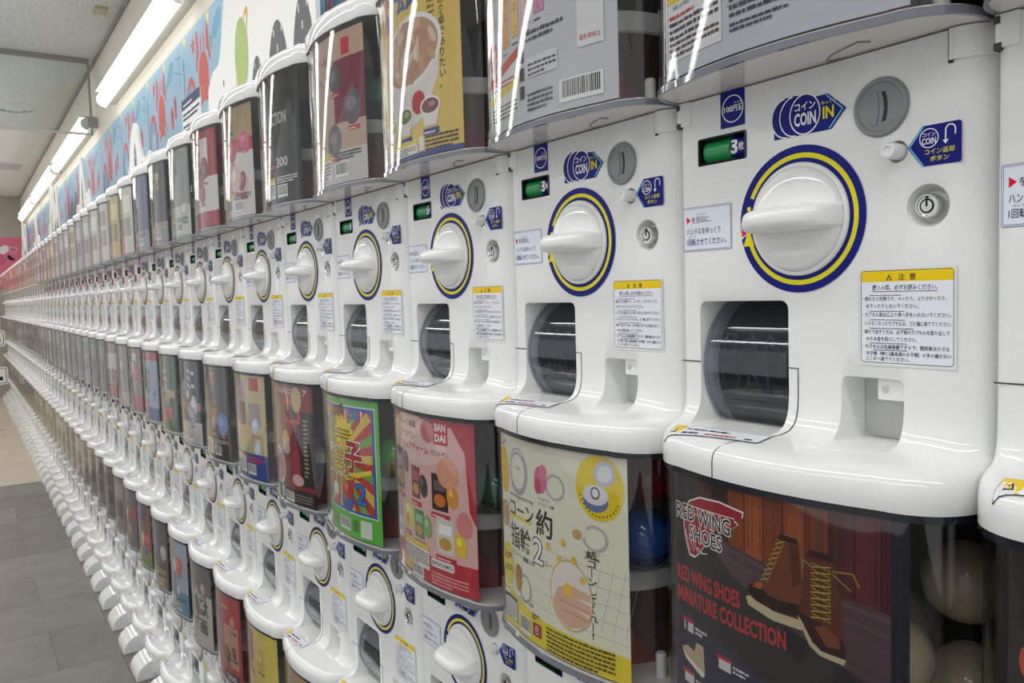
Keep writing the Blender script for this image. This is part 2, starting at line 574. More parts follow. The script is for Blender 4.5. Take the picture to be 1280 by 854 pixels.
g = G().lathe([(.0515, 0), (.0515, .003), (.0500, .0045), (.0482, .0045), (.0472, .0035), (.0468, .006), (.0455, .0085), (.0430, .0100), (.030, .0118), (.012, .0128), (0, .013)], n=56)
g.v = [(a*.945, b, c*.945) for a, b, c in g.v]
part('dial', g.obj('dial', 'white', angle=50))
g = G()                       # grip: a fin that bulges out, thick at its foot
v = []; f = []
NX = 28
SEC = [(0, -1.2), (.12, -1.0), (.35, -.92), (.62, -.84), (.80, -.76), (.91, -.62), (.975, -.40), (1, -.14), (1, .14), (.975, .40), (.91, .64), (.80, .80), (.62, .90), (.35, 1.0), (.12, 1.12), (0, 1.4)]
for i in range(NX+1):
    t = -1+2*i/NX
    x = .0445*t
    top = .006+.036*max(0, 1-abs(t)**3.4)**.5
    for hf, zf_ in SEC:
        h = .003+(top-.003)*hf
        v.append((x, -h, zf_*.0128*(1-.28*abs(t)**3)-.0012*hf))
m_ = len(SEC)
for i in range(NX):
    for j in range(m_-1):
        a = i*m_+j
        f.append((a, a+1, a+1+m_, a+m_))
g.add(v, f)
part('grip', g.obj('grip', 'white', angle=70), 'dial')
# coin slot
g = G().lathe([(.0232, -.003), (.0228, .0015), (.0215, .0028), (.0195, .0028), (.0182, .0012), (0, .0012)], c=(.0755, 0, .0805), n=44)
part('coin_slot', g.obj('coin_slot', 'grey', angle=45))
def bar(x0, w_, h, y, c, bow=.002):
    p = []
    for i in range(9):
        t = -1+2*i/8
        p.append((c[0]+x0+bow*t*t*-1+w_/2, c[1]+h*t))
    for i in range(8, -1, -1):
        t = -1+2*i/8
        p.append((c[0]+x0+bow*t*t*-1-w_/2, c[1]+h*t))
    return p
part('slot_opening', G().prism(bar(.0045, .0028, .0115, 0, (.0755, .0805)), -.0016, .004).obj('slot_opening', 'black'), 'coin_slot', lod=0)
g = G().prism(bar(-.0035, .0046, .0135, 0, (.0755, .0805)), -.0021, .004)
part('slot_guide', g.obj('slot_guide', 'grey'), 'coin_slot', lod=0)
# return button and lock
part('return_button', G().lathe([(.0062, -.012), (.0062, .0125), (.0056, .0138), (.0034, .0140), (.0032, .0128), (0, .0128)], c=(.0885, 0, .044), n=20).obj('return_button', 'white'), lod=1)
part('lock', G().lathe([(.0092, -.0098), (.0092, .001), (.0086, .0022), (.0075, .0022), (.0070, .0012), (.0056, .0012), (.0054, -.0002), (.0044, -.0002), (.0042, .0018), (0, .0018)], c=(.1125, 0, 0), n=28).obj('lock', 'chrome', angle=45), lod=1)
g = G().lathe([(.0054, -.0004), (.0054, .0001), (.0044, .0001)], c=(.1125, 0, 0), n=20).box(.1118, .1132, -.0022, 0, -.0005, .0072)
part('keyhole', g.obj('keyhole', 'black'), 'lock', lod=0)
# price window
g = G()
fr0, fr1 = rrect(-.1145, -.0555, .061, .087, .0022, 3), rrect(-.1125, -.0575, .063, .085, .001, 3)
n = len(fr0)
g.add([(a, -.0004, b) for a, b in fr0]+[(a, -.0012, b) for a, b in fr1]+[(a, .012, b) for a, b in fr1], [(i, (i+1) % n, (i+1) % n+n, i+n) for i in range(n)]+[(i+n, (i+1) % n+n, (i+1) % n+2*n, i+2*n) for i in range(n)])
part('price_window', g.obj('price_window', 'rim'), lod=1)
def wheel(x0, x1, z=.074, y=.0150, r=.0125): return G().lathe([(r*.6, x0), (r, x0+.0004), (r, x1-.0004), (r*.6, x1)], axis='x', c=(0, y, z), n=28)
part('green_wheel', wheel(-.1105, -.078).obj('green_wheel', 'green'), 'price_window', lod=1)
part('number_wheel', wheel(-.0775, -.0585).obj('number_wheel', 'blue'), 'price_window', lod=0)
def on_wheel(x, s, l):
    a = PI-s/.0125
    r = .0127+l*2
    return Vector((x, .0150+r*math.cos(a), .074+r*math.sin(a)))
num = {}
for ch in ('3', '5', '4', '2'):
    pr = Print().text(ch, -.0765, -.0062, .0085, .0135, WH, .03).text('枚', -.0668, -.0040, .0065, .0075, WH, .01)
    num[ch] = pr.build('wheel_number', on_wheel, cuts=[(1, y) for y in (-.004, -.002, 0, .002, .004)])
part('wheel_number', num['3'], 'price_window', lod=0)
# stickers
pr = Print().rr(-.0855, .0920, .0285, .0335, .0012, NAVY).arc(-.0712, .1087, .0116, .0126, 0, 360, WH, 36)
pr.text('100', -.0812, .1060, .0105, .0055, WH, .02).text('円玉', -.0702, .1058, .0098, .0058, WH, .02).text('えんだま', -.0695, .1130, .0088, .0018, WH)
part('yen_sticker', pr.build('yen_sticker', on_face), lod=1)
pr = Print()
pr.poly([(-.025, .0715), (.032, .0715), (.0455, .0865), (.029, .1010), (.010, .1010), (.0, .100), (-.010, .092), (-.025, .080)], NAVY)
LB = (110, 190, 232)
pr.line(.0275, .1000, .0425, .0865, .0013, LB).line(.0300, .0725, .0425, .0865, .0013, LB)
for cx in (-.0125, -.004, .0065):
    pr.ell(cx, .0885, .0152, .0172, NAVY, n=36).arc(cx, .0885, .0143, .0153, 95 if cx < .006 else 0, 275 if cx < .006 else 360, WH, 32, 1.13)
pr.text('コイン', -.0035, .0920, .0205, .0068, WH, .02).text('COIN', -.0040, .0790, .0215, .0112, WH, .03)
pr.text('ゆっくり', .0228, .0925, .0135, .0034, YEL, .01).text('IN', .0240, .0810, .0105, .0100, YEL, .03)
part('coin_sticker', pr.build('coin_sticker', on_face), lod=1)
pr = Print()
pr.poly([(.097, .0450), (.1085, .0295), (.136, .0295), (.1375, .031), (.1375, .0580), (.136, .0595), (.1085, .0595)], NAVY)
pr.line(.1092, .0590, .0985, .0450, .0011, LB).line(.1092, .0300, .0985, .0450, .0011, LB)
pr.arc(.1135, .0500, .0066, .0073, 0, 360, WH, 32).text('コイン', .1085, .0512, .0100, .0030, WH, .01).text('COIN', .1082, .0455, .0106, .0048, WH, .02)
pr.arc(.1295, .0540, .0030, .0040, 0, 180, WH, 16).rect(.1325, .0500, .0010, .0042, WH).rect(.1255, .0460, .0010, .0082, WH).poly([(.1238, .0470), (.1282, .0470), (.1260, .0440)], WH)
pr.text('コイン返却', .1105, .0378, .0220, .0042, YEL, .01).text('ボタン', .1145, .0325, .0140, .0040, YEL, .01)
part('return_sticker', pr.build('return_sticker', on_face), lod=1)
SKY = (226, 232, 246); INK = (26, 34, 70)
pr = Print().rr(-.1355, -.0205, .0615, .0430, .0015, NAVY).rr(-.1351, -.0201, .0607, .0422, .0013, SKY).rr(-.1343, -.0193, .0591, .0406, .0010, NAVY).rr(-.1339, -.0189, .0583, .0398, .0008, SKY)
pr.poly([(-.1305, .0138), (-.1305, .0062), (-.1252, .0100)], (214, 24, 44)).text('を目印に、', -.1238, .0065, .0250, .0066, INK, .01).text('めじるし', -.1165, .0142, .0120, .0018, INK)
pr.text('ハンドルをゆっくり', -.1305, -.0045, .0430, .0066, INK, .01).text('1回転させてください。', -.1305, -.0148, .0500, .0066, INK, .01).text('かいてん', -.1275, -.0072, .0100, .0018, INK)
part('instruction_sticker', pr.build('instruction_sticker', on_face), lod=1)
pr = Print().rr(.0560, -.1230, .0785, .0775, .0008, (226, 226, 226)).rr(.0580, -.1205, .0745, .0735, .0025, (30, 34, 60)).rr(.0585, -.1200, .0735, .0725, .0022, (232, 236, 246)).rr(.0585, -.0560, .0735, .0085, .0015, (238, 204, 20))
K = (24, 26, 44)
pr.poly([(.0795, -.0550), (.0845, -.0550), (.0820, -.0502)], K).poly([(.0808, -.0545), (.0832, -.0545), (.0820, -.0520)], (238, 204, 20)).text('注', .0895, -.0550, .0052, .0052, K, .015).text('意', .0985, -.0550, .0052, .0052, K, .015)
rows = [('購入の際、必ずお読みください。', .0680, .0525), ('・倒れると危険です。のったり、よりかかったり、', .0595, .0680), ('ゆすったりしないでください。', .0628, .0430), ('・カプセル取出口より奥へ手を入れないでください。', .0595, .0710),
        ('・いらなくなったカプセルは、ゴミ箱に捨ててください。', .0595, .0715), ('・続けて出すときは、必ず前のカプセルを取り出して', .0595, .0700), ('からお金を投入してください。', .0628, .0420), ('・カプセルは包装容器ですので、開封後は小さな', .0595, .0700), ('お子様（特に3歳未満のお子様）の手の届かない', .0628, .0680), ('ところへ捨ててください。', .0628, .0360)]
yy = [-.0628, -.0712, -.0770, -.0838, -.0906, -.0974, -.1030, -.1092, -.1146, -.1188]
for i, (t, x, w_) in enumerate(rows):
    h = .0044 if i == 0 else .0036
    pr.text(t, x, yy[i], w_, h, K, .012 if i == 0 else .008, res=1)
    if i in (1, 3, 4, 5, 7, 8): pr.greek(x+.006, yy[i]+.0042, w_*.7, .0013, 1, (90, 92, 110), seed=i)
pr.rect(.0680, -.0638, .0525, .0004, K)
part('warning_sticker', pr.build('warning_sticker', on_face), lod=1)
# strip sticker lying on the lip
pr = Print().rr(0, 0, .084, .0125, .0008, (40, 50, 90)).rr(.0003, .0003, .0834, .0119, .0007, (228, 232, 244)).rect(.0003, .0003, .012, .0119, (236, 200, 20))
pr.poly([(.0035, .0025), (.0090, .0025), (.0062, .0085)], K).poly([(.0048, .0033), (.0078, .0033), (.0062, .0066)], (236, 200, 20))
pr.greek(.015, .0070, .064, .0038, 1, K, 4).greek(.015, .0018, .020, .0036, 1, K, 5).greek(.036, .0018, .034, .0036, 1, (196, 30, 44), 6).greek(.071, .0018, .010, .0036, 1, K, 7)
def on_strip(u, v_, l):
    x = -.117+u*1.28
    y = -.0475+.004*(u/.084)+(v_-.006)*1.55+.006
    z = lip_surface(x, y)
    return Vector((x, y-.0003, z+.0011+l))
part('chute_sticker', pr.build('chute_sticker', on_strip, cuts=[(0, .084*i/24) for i in range(1, 24)]+[(1, .003*i) for i in range(1, 4)], fine=.001), lod=1)

# ------------------------------------------------------------------ display case (above the mechanism)
CT = TIER-.223          # underside of the tier above
def wall_shell(d0, d1, z0, z1, yb=.02, flare=0):
    a, b = lip(d0, yb), lip(d1, yb)
    n = len(a)
    fl = lambda o: [(CX+(x-CX)*(1+flare), y*(1+flare*2) if y < 0 else y) for x, y in o]
    A1, B1 = fl(a), fl(b)
    v = [(x, y, z0) for x, y in a]+[(x, y, z1) for x, y in A1]+[(x, y, z1) for x, y in B1]+[(x, y, z0) for x, y in b]
    f = []
    for i in range(n-1):
        for k in range(4):
            p, q_ = k*n, ((k+1) % 4)*n
            f.append((p+i, p+i+1, q_+i+1, q_+i))
    f += [(0, n, 2*n, 3*n), (n-1, 4*n-1, 3*n-1, 2*n-1)]
    return G().add(v, f)
TOPZ = .400             # top of the case in the uppermost tier
part('display_case', wall_shell(.003, .0052, .130, CT-.0055).obj('display_case', 'clear', angle=40), tiers=(1, 2))
part('display_case_top', wall_shell(.003, .0052, .130, TOPZ, flare=.0).obj('display_case', 'clear', angle=40), tiers=(0,))
part('case_rim', wall_shell(.0015, .008, CT-.0062, CT-.0005).obj('case_rim', 'rim', angle=40), tiers=(1, 2), lod=1)
g = G(); loft([(.1265, lip(.004, .11)), (.1335, lip(.0058, .11))], g)
part('case_floor', g.obj('case_floor', 'tray', angle=40))
part('case_foot_rim', wall_shell(.0015, .0048, .1255, .1315).obj('case_foot_rim', 'bluerim', angle=40), lod=1)
g = G().tube([(.030, -.004, .1262), (.045, -.018, .1262), (.075, -.030, .1262), (.080, -.022, .1262)], .0009, 5).tube([(.030, -.004, .1262), (.042, -.002, .1262)], .0009, 5)
part('case_latch', g.obj('case_latch', 'grey'), lod=0, tiers=(0,))
def liner(zt):
    g = G()
    g.box(XL+.002, XR-.002, .13, .29, .1335, zt)
    g.box(XL+.002, XL+.004, .02, .13, .1335, zt).box(XR-.004, XR-.002, .02, .13, .1335, zt)
    g.box(XL+.008, XR-.008, -.035, .13, zt-.003, zt)
    return g
part('liner', liner(CT-.001).obj('liner', 'liner'), tiers=(1, 2))
part('liner_top', liner(TOPZ+.004).obj('liner', 'liner'), tiers=(0,))
g = G().lathe([(.088, .1336), (.088, .218), (.070, .220), (0, .220)], axis='z', c=(CX, .038, 0), n=36)
part('dispenser', g.obj('dispenser', 'brown'), lod=1)
g = G().lathe([(.0895, .2165), (.0915, .2185), (.0915, .2385), (.0885, .2400), (.0865, .2385), (.0865, .2205)], axis='z', c=(CX, .038, 0), n=40)
part('dispenser_ring', g.obj('dispenser_ring', 'white'), 'dispenser', lod=1)
g = G()
tri = []
for i in range(7):
    a = math.radians(-62+i*8)
    tri.append((CX+.0900*math.cos(a), .038+.0900*math.sin(a), .136+.052*(1-abs(i-3)/3.4)))
v = [(x, y, .1345) for x, y, z in tri]+tri
g.add(v, [(i, i+1, i+8, i+7) for i in range(6)])
part('red_flap', g.obj('red_flap', 'red', smooth=False), 'dispenser', lod=0)
part('peg', G().lathe([(.006, .1336), (.006, .158), (.0045, .160), (0, .160)], axis='z', c=(.1235, -.002, 0), n=16).obj('peg', 'white'), lod=1)
o1 = [(z, o) for z, o in ((TOPZ-.012, lip(.0004, .30)), (TOPZ-.010, lip(-.0005, .30)), (TOPZ+.014, lip(-.0005, .30)), (TOPZ+.021, lip(.003, .30)), (TOPZ+.026, lip(.010, .298)), (TOPZ+.028, lip(.020, .29)))]
g = G(); loft(o1, g)
# the lid is hollow below so that the case stands in it
part('lid', g.obj('lid', 'white', angle=40), tiers=(0,))

# ------------------------------------------------------------------ posters
PW, PH = .262, .246
def poster(pr, name='poster', dz=0, curl=.0):
    def fn(x, y, l):
        px, py, nx_, ny = AT(.080+x*.902)
        return Vector((px+nx_*(l-.0012*0), py+ny*l, .1355+y+dz))
    return pr.build('poster', fn, thick=.0008, m='paper', cuts=POSTER_CUTS, fine=.0008)
POST = {}
def P_boots():
    p = Print(); r = random.Random(2)
    p.rect(0, 0, PW, PH, (44, 42, 45))
    cols = [(74, 34, 24), (52, 30, 26), (132, 66, 36), (160, 84, 42), (126, 62, 36), (150, 80, 44), (120, 58, 38), (84, 42, 36), (96, 38, 40), (70, 26, 34)]
    x = .046
    for i, c in enumerate(cols):          # planks of the wall
        w_ = .0216
        yb = .196-.003*i
        p.rect(x, yb, w_, PH-yb, c)
        for j in range(5):
            a = x+w_*r.random()*.9
            p.poly([(a, yb+.006*r.random()), (a+.001+.002*r.random(), yb+.008), (a+.0013, PH-.012*r.random()), (a+.0004, PH-.006)], tuple(int(v*r.choice((.72, .85, 1.2))) for v in c))
        p.rect(x+w_-.001, yb, .001, PH-yb, (34, 18, 16))
        x += w_
    fl = [(.040, .200), (PW, .168), (PW, .085), (.20, .105), (.10, .150)]
    p.poly(fl, (84, 62, 70))
    for i in range(6):
        p.poly([(.05+.02*i, .195-.011*i), (PW, .164-.012*i), (PW, .161-.012*i), (.05+.02*i, .192-.011*i)], (98-5*i, 74-4*i, 82-4*i))
    p.poly([(.0, .196), (.042, .198), (.095, .165), (.150, .142), (PW, .100), (PW, 0), (0, 0)], (44, 42, 44))
    R_, W_ = (160, 32, 44), (238, 236, 234)
    wing = [(.020, .205), (.028, .217), (.047, .224), (.077, .226), (.108, .223), (.107, .218), (.097, .214), (.102, .211), (.092, .205), (.082, .202), (.068, .199), (.062, .189), (.052, .180), (.045, .173), (.038, .168), (.029, .168), (.024, .175), (.020, .185), (.018, .195)]
    cxw, cyw = .057, .199
    p.poly([(cxw+(a-cxw)*1.035, cyw+(b-cyw)*1.06) for a, b in wing], W_).poly(wing, R_)
    for i in range(5): p.line(.020+.007*i, .189-.004*i, .028+.0075*i, .171+.001*i, .0009, W_)
    p.line(.032, .214, .098, .216, .0008, W_).line(.028, .207, .088, .208, .0008, W_)
    p.outline_text('RED WING', .006, .199, .086, .0145, (24, 20, 22), W_, .0009)
    p.outline_text('SHOES', .028, .182, .052, .0140, (24, 20, 22), W_, .0009)
    def boot(o, k, c1, c2):
        def T(pts): return [(o[0]+a*k, o[1]+b*k) for a, b in pts]
        p.poly(T([(-.062, .003), (-.058, -.006), (-.02, -.014), (.022, -.014), (.022, -.003), (-.02, -.003), (-.050, .008)]), (196, 182, 146))
        p.poly(T([(-.060, .008), (-.057, .018), (-.047, .025), (-.034, .028), (-.022, .038), (-.013, .066), (-.012, .082), (.018, .082), (.022, .040), (.021, .0), (-.02, -.002), (-.045, .002)]), c1)
        p.poly(T([(-.060, .010), (-.055, .019), (-.040, .022), (-.026, .014), (-.01, .012), (.021, .014), (.021, .0), (-.02, -.002), (-.047, .003)]), c2)
        p.poly(T([(-.050, .018), (-.044, .0245), (-.034, .0265), (-.036, .018)]), tuple(min(255, int(v*1.5)) for v in c1))
        p.poly(T([(-.012, .082), (.018, .082), (.015, .088), (-.008, .089)]), (50, 28, 20))
        p.poly(T([(.004, .080), (.018, .081), (.021, .04), (.010, .03)]), tuple(int(v*.75) for v in c1))
        for i in range(8):
            t = i/7
            xx, y2 = -.035+.024*t, .030+.048*t
            p.line(*T([(xx-.003, y2-.001)])[0], *T([(xx+.011, y2+.004)])[0], .0011*k, (186, 170, 66))
            p.line(*T([(xx, y2+.005)])[0], *T([(xx+.009, y2-.001)])[0], .0010*k, (166, 150, 56))
    boot((.156, .150), .72, (112, 62, 36), (48, 30, 24))
    def T2(pts): return [(.188+(a-.172)*.86, .124+(b-.063)*.68) for a, b in pts]
    p.poly(T2([(.158, .178), (.187, .176), (.196, .13), (.197, .085), (.188, .070), (.170, .068), (.160, .076), (.150, .096), (.150, .112)]), (98, 48, 34))
    p.poly(T2([(.150, .108), (.152, .096), (.162, .074), (.172, .066), (.196, .066), (.199, .072), (.197, .086), (.185, .096), (.165, .104)]), (54, 30, 24))
    p.poly(T2([(.166, .096), (.178, .100), (.192, .090), (.194, .078), (.180, .076)]), (122, 66, 48))
    p.poly(T2([(.148, .104), (.151, .094), (.161, .072), (.172, .063), (.197, .060), (.199, .067), (.174, .069), (.164, .077), (.153, .098)]), (190, 178, 146))
    for i in range(9):
        yb = .106+.0075*i
        p.line(*T2([(.163, yb)])[0], *T2([(.184, yb+.004)])[0], .0009, (186, 172, 72)).line(*T2([(.164, yb+.005)])[0], *T2([(.184, yb-.001)])[0], .0008, (156, 142, 58))
    for a, b in (((.165, .166), (.155, .172)), ((.155, .172), (.154, .160)), ((.186, .166), (.206, .168)), ((.206, .168), (.212, .154)), ((.186, .163), (.204, .148))): p.line(*T2([a])[0], *T2([b])[0], .0014, (140, 124, 66))
    p.poly(T2([(.158, .178), (.187, .176), (.184, .184), (.162, .186)]), (56, 30, 24))
    RED = (186, 52, 54)
    p.text('RED WING SHOES', .006, .1385, .098, .0155, RED, .03).text('MINIATURE COLLECTION', .006, .1185, .150, .0155, RED, .03)
    p.poly([(0, 0), (PW, 0), (PW, .060), (.012, .112), (0, .112)], (52, 50, 72))
    for i, (x, y, c) in enumerate(((.012, .056, (186, 170, 134)), (.070, .040, (34, 32, 34)), (.128, .026, (120, 72, 44)), (.190, .014, (150, 120, 80)), (.012, .006, (90, 60, 50)), (.080, -.004, (150, 60, 50)))):
        p.rect(x+.004, y+.036, .017, .011, (206, 202, 202)).rect(x+.001, y+.045, .019, .0035, (180, 34, 46)).greek(x+.024, y+.038, .020, .008, 2, (216, 214, 214), i)
        p.poly([(x, y+.018), (x+.006, y+.010), (x+.036, y+.002), (x+.040, y+.005), (x+.038, y+.030), (x+.026, y+.030), (x+.022, y+.020), (x+.010, y+.022)], c)
        p.poly([(x, y+.016), (x+.006, y+.008), (x+.036, max(.001, y)), (x+.040, y+.004), (x+.036, y+.006), (x+.010, y+.011)], (226, 220, 206))
    p.rect(PW-.014, 0, .014, PH, (28, 26, 42))
    return p
def P_ring():
    p = Print(); CR = (238, 238, 214)
    p.rect(0, 0, PW, PH, CR)
    p.poly([(0, .050), (.10, .034), (PW, .030), (PW, 0), (0, 0)], (240, 218, 56))
    for i in range(8): p.line(.13+.018*i, .05, .15+.018*i, .12, .0004, (150, 150, 130))
    for i in range(5): p.line(.10, .05+.018*i, PW, .042+.018*i, .0004, (150, 150, 130))
    # rings and charms
    p.arc(.058, .200, .021, .029, 0, 360, (176, 174, 184), 36, 1.0, .3).arc(.058, .200, .024, .027, 40, 200, (226, 224, 232), 24, 1.0, .3)
    p.ell(.012, .196, .014, .030, (236, 188, 60), .1)
    p.text('コーン指輪', .046, .203, .020, .0035, (60, 60, 60))
    p.arc(.148, .196, .015, .019, 0, 360, (190, 188, 194), 28, .8).ell(.118, .200, .014, .016, (222, 120, 150)).ell(.124, .210, .009, .009, (232, 140, 166)).ell(.112, .192, .008, .009, (206, 84, 110))
    p.text('ストロベリー', .112, .176, .026, .004, (50, 50, 50)).text('ポップコーン指輪', .112, .170, .034, .004, (50, 50, 50))
    p.ell(.222, .206, .036, .036, (240, 214, 40), n=40).ell(.216, .192, .019, .013, (110, 124, 166)).ell(.216, .198, .019, .011, (232, 232, 236)).ell(.230, .222, .016, .014, (206, 210, 224), .3).ell(.230, .222, .011, .009, (240, 240, 244), .3)
    p.arc(.216, .200, .005, .007, 0, 360, (90, 90, 100), 18)
    for i in range(14):
        a = math.radians(200+10*i)
        p.rect(.222+.031*math.cos(a)-.001, .206+.031*math.sin(a)-.001, .002, .002, (60, 54, 40), i > 0)
    p.arc(.214, .150, .015, .020, 0, 360, (196, 194, 190), 28, .75).ell(.190, .158, .012, .012, (240, 232, 214)).ell(.186, .150, .008, .006, (214, 170, 110))
    p.text('ジャイアント', .196, .131, .026, .004, (50, 50, 50)).text('コーン指輪', .196, .125, .024, .004, (50, 50, 50))
    p.ell(.012, .140, .013, .017, (196, 144, 74), .2).arc(.022, .140, .013, .016, 0, 360, (190, 188, 186), 22)
    p.rect(.028, .141, .066, .005, (240, 214, 60))
    INK_ = (46, 42, 44)
    p.text('our engagement ring', .030, .166, .070, .006, (90, 88, 84))
    p.text('コーン', .030, .143, .070, .019, INK_, .015).text('約', .106, .134, .036, .032, INK_, .015)
    p.text('指輪', .030, .104, .062, .030, INK_, .015)
    p.outline_text('2', .098, .100, .022, .030, (250, 250, 246), INK_, .0012)
    p.text('ミニコーン', .034, .094, .030, .006, INK_, .01).text('婚届つき', .068, .093, .032, .006, INK_, .01).text('コーン婚届', .122, .100, .050, .008, (206, 160, 90), .01)
    p.vtext('結コーンしてくれ～!', .200, .136, .0165, .0098, INK_, .012)
    p.ell(.017, .077, .019, .027, (240, 212, 44), n=32).text('全5種', .005, .082, .024, .010, (60, 52, 24), .02).text('300円', .004, .066, .027, .010, (60, 52, 24), .02)
    p.arc(.072, .060, .014, .0175, 0, 360, (176, 174, 178), 26).ell(.052, .068, .011, .017, (190, 140, 72)).ell(.056, .076, .008, .008, (170, 116, 54))
    p.text('キャラメルコーン指輪', .050, .042, .044, .004, (50, 50, 50))
    p.ell(.172, .078, .037, .040, (214, 186, 90), n=36).ell(.172, .078, .0355, .0385, (240, 232, 220), n=36)
    p.poly([(.140, .066), (.150, .084), (.176, .090), (.206, .086), (.206, .078), (.180, .078), (.206, .074), (.206, .062), (.180, .066), (.206, .058), (.198, .048), (.168, .040), (.145, .050)], (226, 184, 156))
    p.line(.152, .070, .204, .066, .0012, (196, 146, 120)).line(.158, .060, .202, .056, .0012, (196, 146, 120)).ell(.168, .084, .007, .008, (242, 204, 60))
    for x, y in ((.128, .122), (.150, .112), (.176, .116), (.158, .132), (.190, .096)): p.rr(x, y, .008, .008, .002, (240, 196, 70))
    p.rect(.002, .036, .020, .006, (236, 234, 220)).rr(.002, .008, .044, .030, .001, (70, 68, 66)).rect(.003, .009, .042, .024, (242, 242, 236)).greek(.004, .010, .040, .022, 9, (80, 76, 70), 8)
    p.barcode(.054, .004, .032, .022).greek(.090, .030, .018, .008, 2, (90, 80, 40), 3)
    p.rr(.092, .010, .020, .016, .001, (170, 34, 44)).arc(.102, .018, .004, .0052, 40, 320, (240, 230, 226), 16).text('P', .101, .0155, .004, .005, (240, 230, 226), .02)
    p.greek(.124, .002, .116, .030, 6, (96, 84, 30), 11)
    p.text('レ', .006, .226, .014, .016, (150, 150, 140), .02)
    return p
def P_snackpink():
    p = Print(); PK = (232, 186, 182); RD = (196, 48, 60)
    p.rect(0, 0, PW, PH, PK).poly([(0, PH), (PW, PH), (PW, .10), (PW-.014, .12), (PW-.022, .2), (PW-.05, .232), (.06, .238), (0, .225)], (190, 50, 62))
    p.ell(.100, .206, .100, .036, (240, 206, 200), -.05, 40)
    p.ell(.036, .228, .008, .007, RD).text('レベル製菓', .050, .222, .062, .011, (90, 40, 44), .02)
    p.text('おやつタウン', .030, .204, .075, .012, RD, .03).text('ミニチュアチャーム', .022, .188, .130, .011, RD, .03)
    p.rr(.166, .206, .038, .034, .002, (206, 36, 52)).text('BAN', .171, .225, .028, .011, (246, 240, 238), .03).text('DAI', .171, .210, .028, .011, (246, 240, 238), .03)
    p.rr(.152, .188, .062, .010, .004, (226, 200, 196)).text('ガシャポン', .158, .189, .048, .008, RD, .02)
    for x, y, w_, h, c in ((.004, .118, .044, .066, (112, 92, 92)), (.088, .118, .032, .048, (132, 24, 34)), (.158, .112, .042, .052, (48, 34, 34)), (.048, .066, .026, .042, (214, 200, 96)), (.096, .060, .034, .042, (86, 142, 98)), (.168, .052, .044, .050, (226, 220, 206))):
        p.rect(x, y, w_, h, c)
        p.rect(x+w_*.15, y+h*.55, w_*.7, h*.28, tuple(min(255, v+60) for v in c)).ell(x+w_*.5, y+h*.28, w_*.36, h*.18, (206, 160, 70) if c[0] > 60 else (220, 120, 40))
        p.rr(x-.004, y-.012, w_+.008, .008, .002, RD).greek(x, y-.010, w_, .004, 1, (246, 230, 226), int(x*1000))
    p.text('甘いか', .009, .135, .018, .040, (230, 226, 222), .02)
    for x, y, c in ((.062, .166, (120, 60, 74)), (.132, .140, (70, 56, 52)), (.210, .136, (226, 158, 60)), (.082, .086, (226, 206, 90)), (.142, .082, (140, 176, 110)), (.226, .070, (240, 206, 60))): p.ell(x, y, .013, .017, c, .2).ell(x-.003, y+.005, .005, .006, tuple(min(255, v+40) for v in c))
    for x in (.114, .190): p.arc(x, .178, .006, .0076, 0, 360, (226, 222, 220), 18, 1.8)
    p.ell(.200, .168, .026, .022, (232, 166, 130)).ell(.150, .222, .020, .016, (214, 130, 130)).ell(.236, .100, .018, .018, (226, 140, 136))
    p.poly([(0, .070), (.05, .050), (.16, .040), (PW, .044), (PW, 0), (0, 0)], RD)
    p.rr(.004, .040, .030, .032, .002, (238, 236, 232)).text('300', .008, .050, .020, .012, (70, 90, 110), .02)
    p.rect(.044, .018, .100, .036, (240, 236, 226)).rect(.044, .046, .100, .008, (232, 204, 50)).greek(.047, .020, .094, .024, 6, (70, 60, 60), 5)
    p.rr(.150, .028, .060, .012, .003, (236, 232, 230)).text('BANDAI NAMCO', .153, .031, .054, .006, (60, 40, 40), .02)
    p.rect(.038, .004, .040, .014, (228, 200, 60)).barcode(.082, .000, .042, .018, 9).greek(.150, .003, .090, .020, 4, (232, 170, 168), 7)
    return p
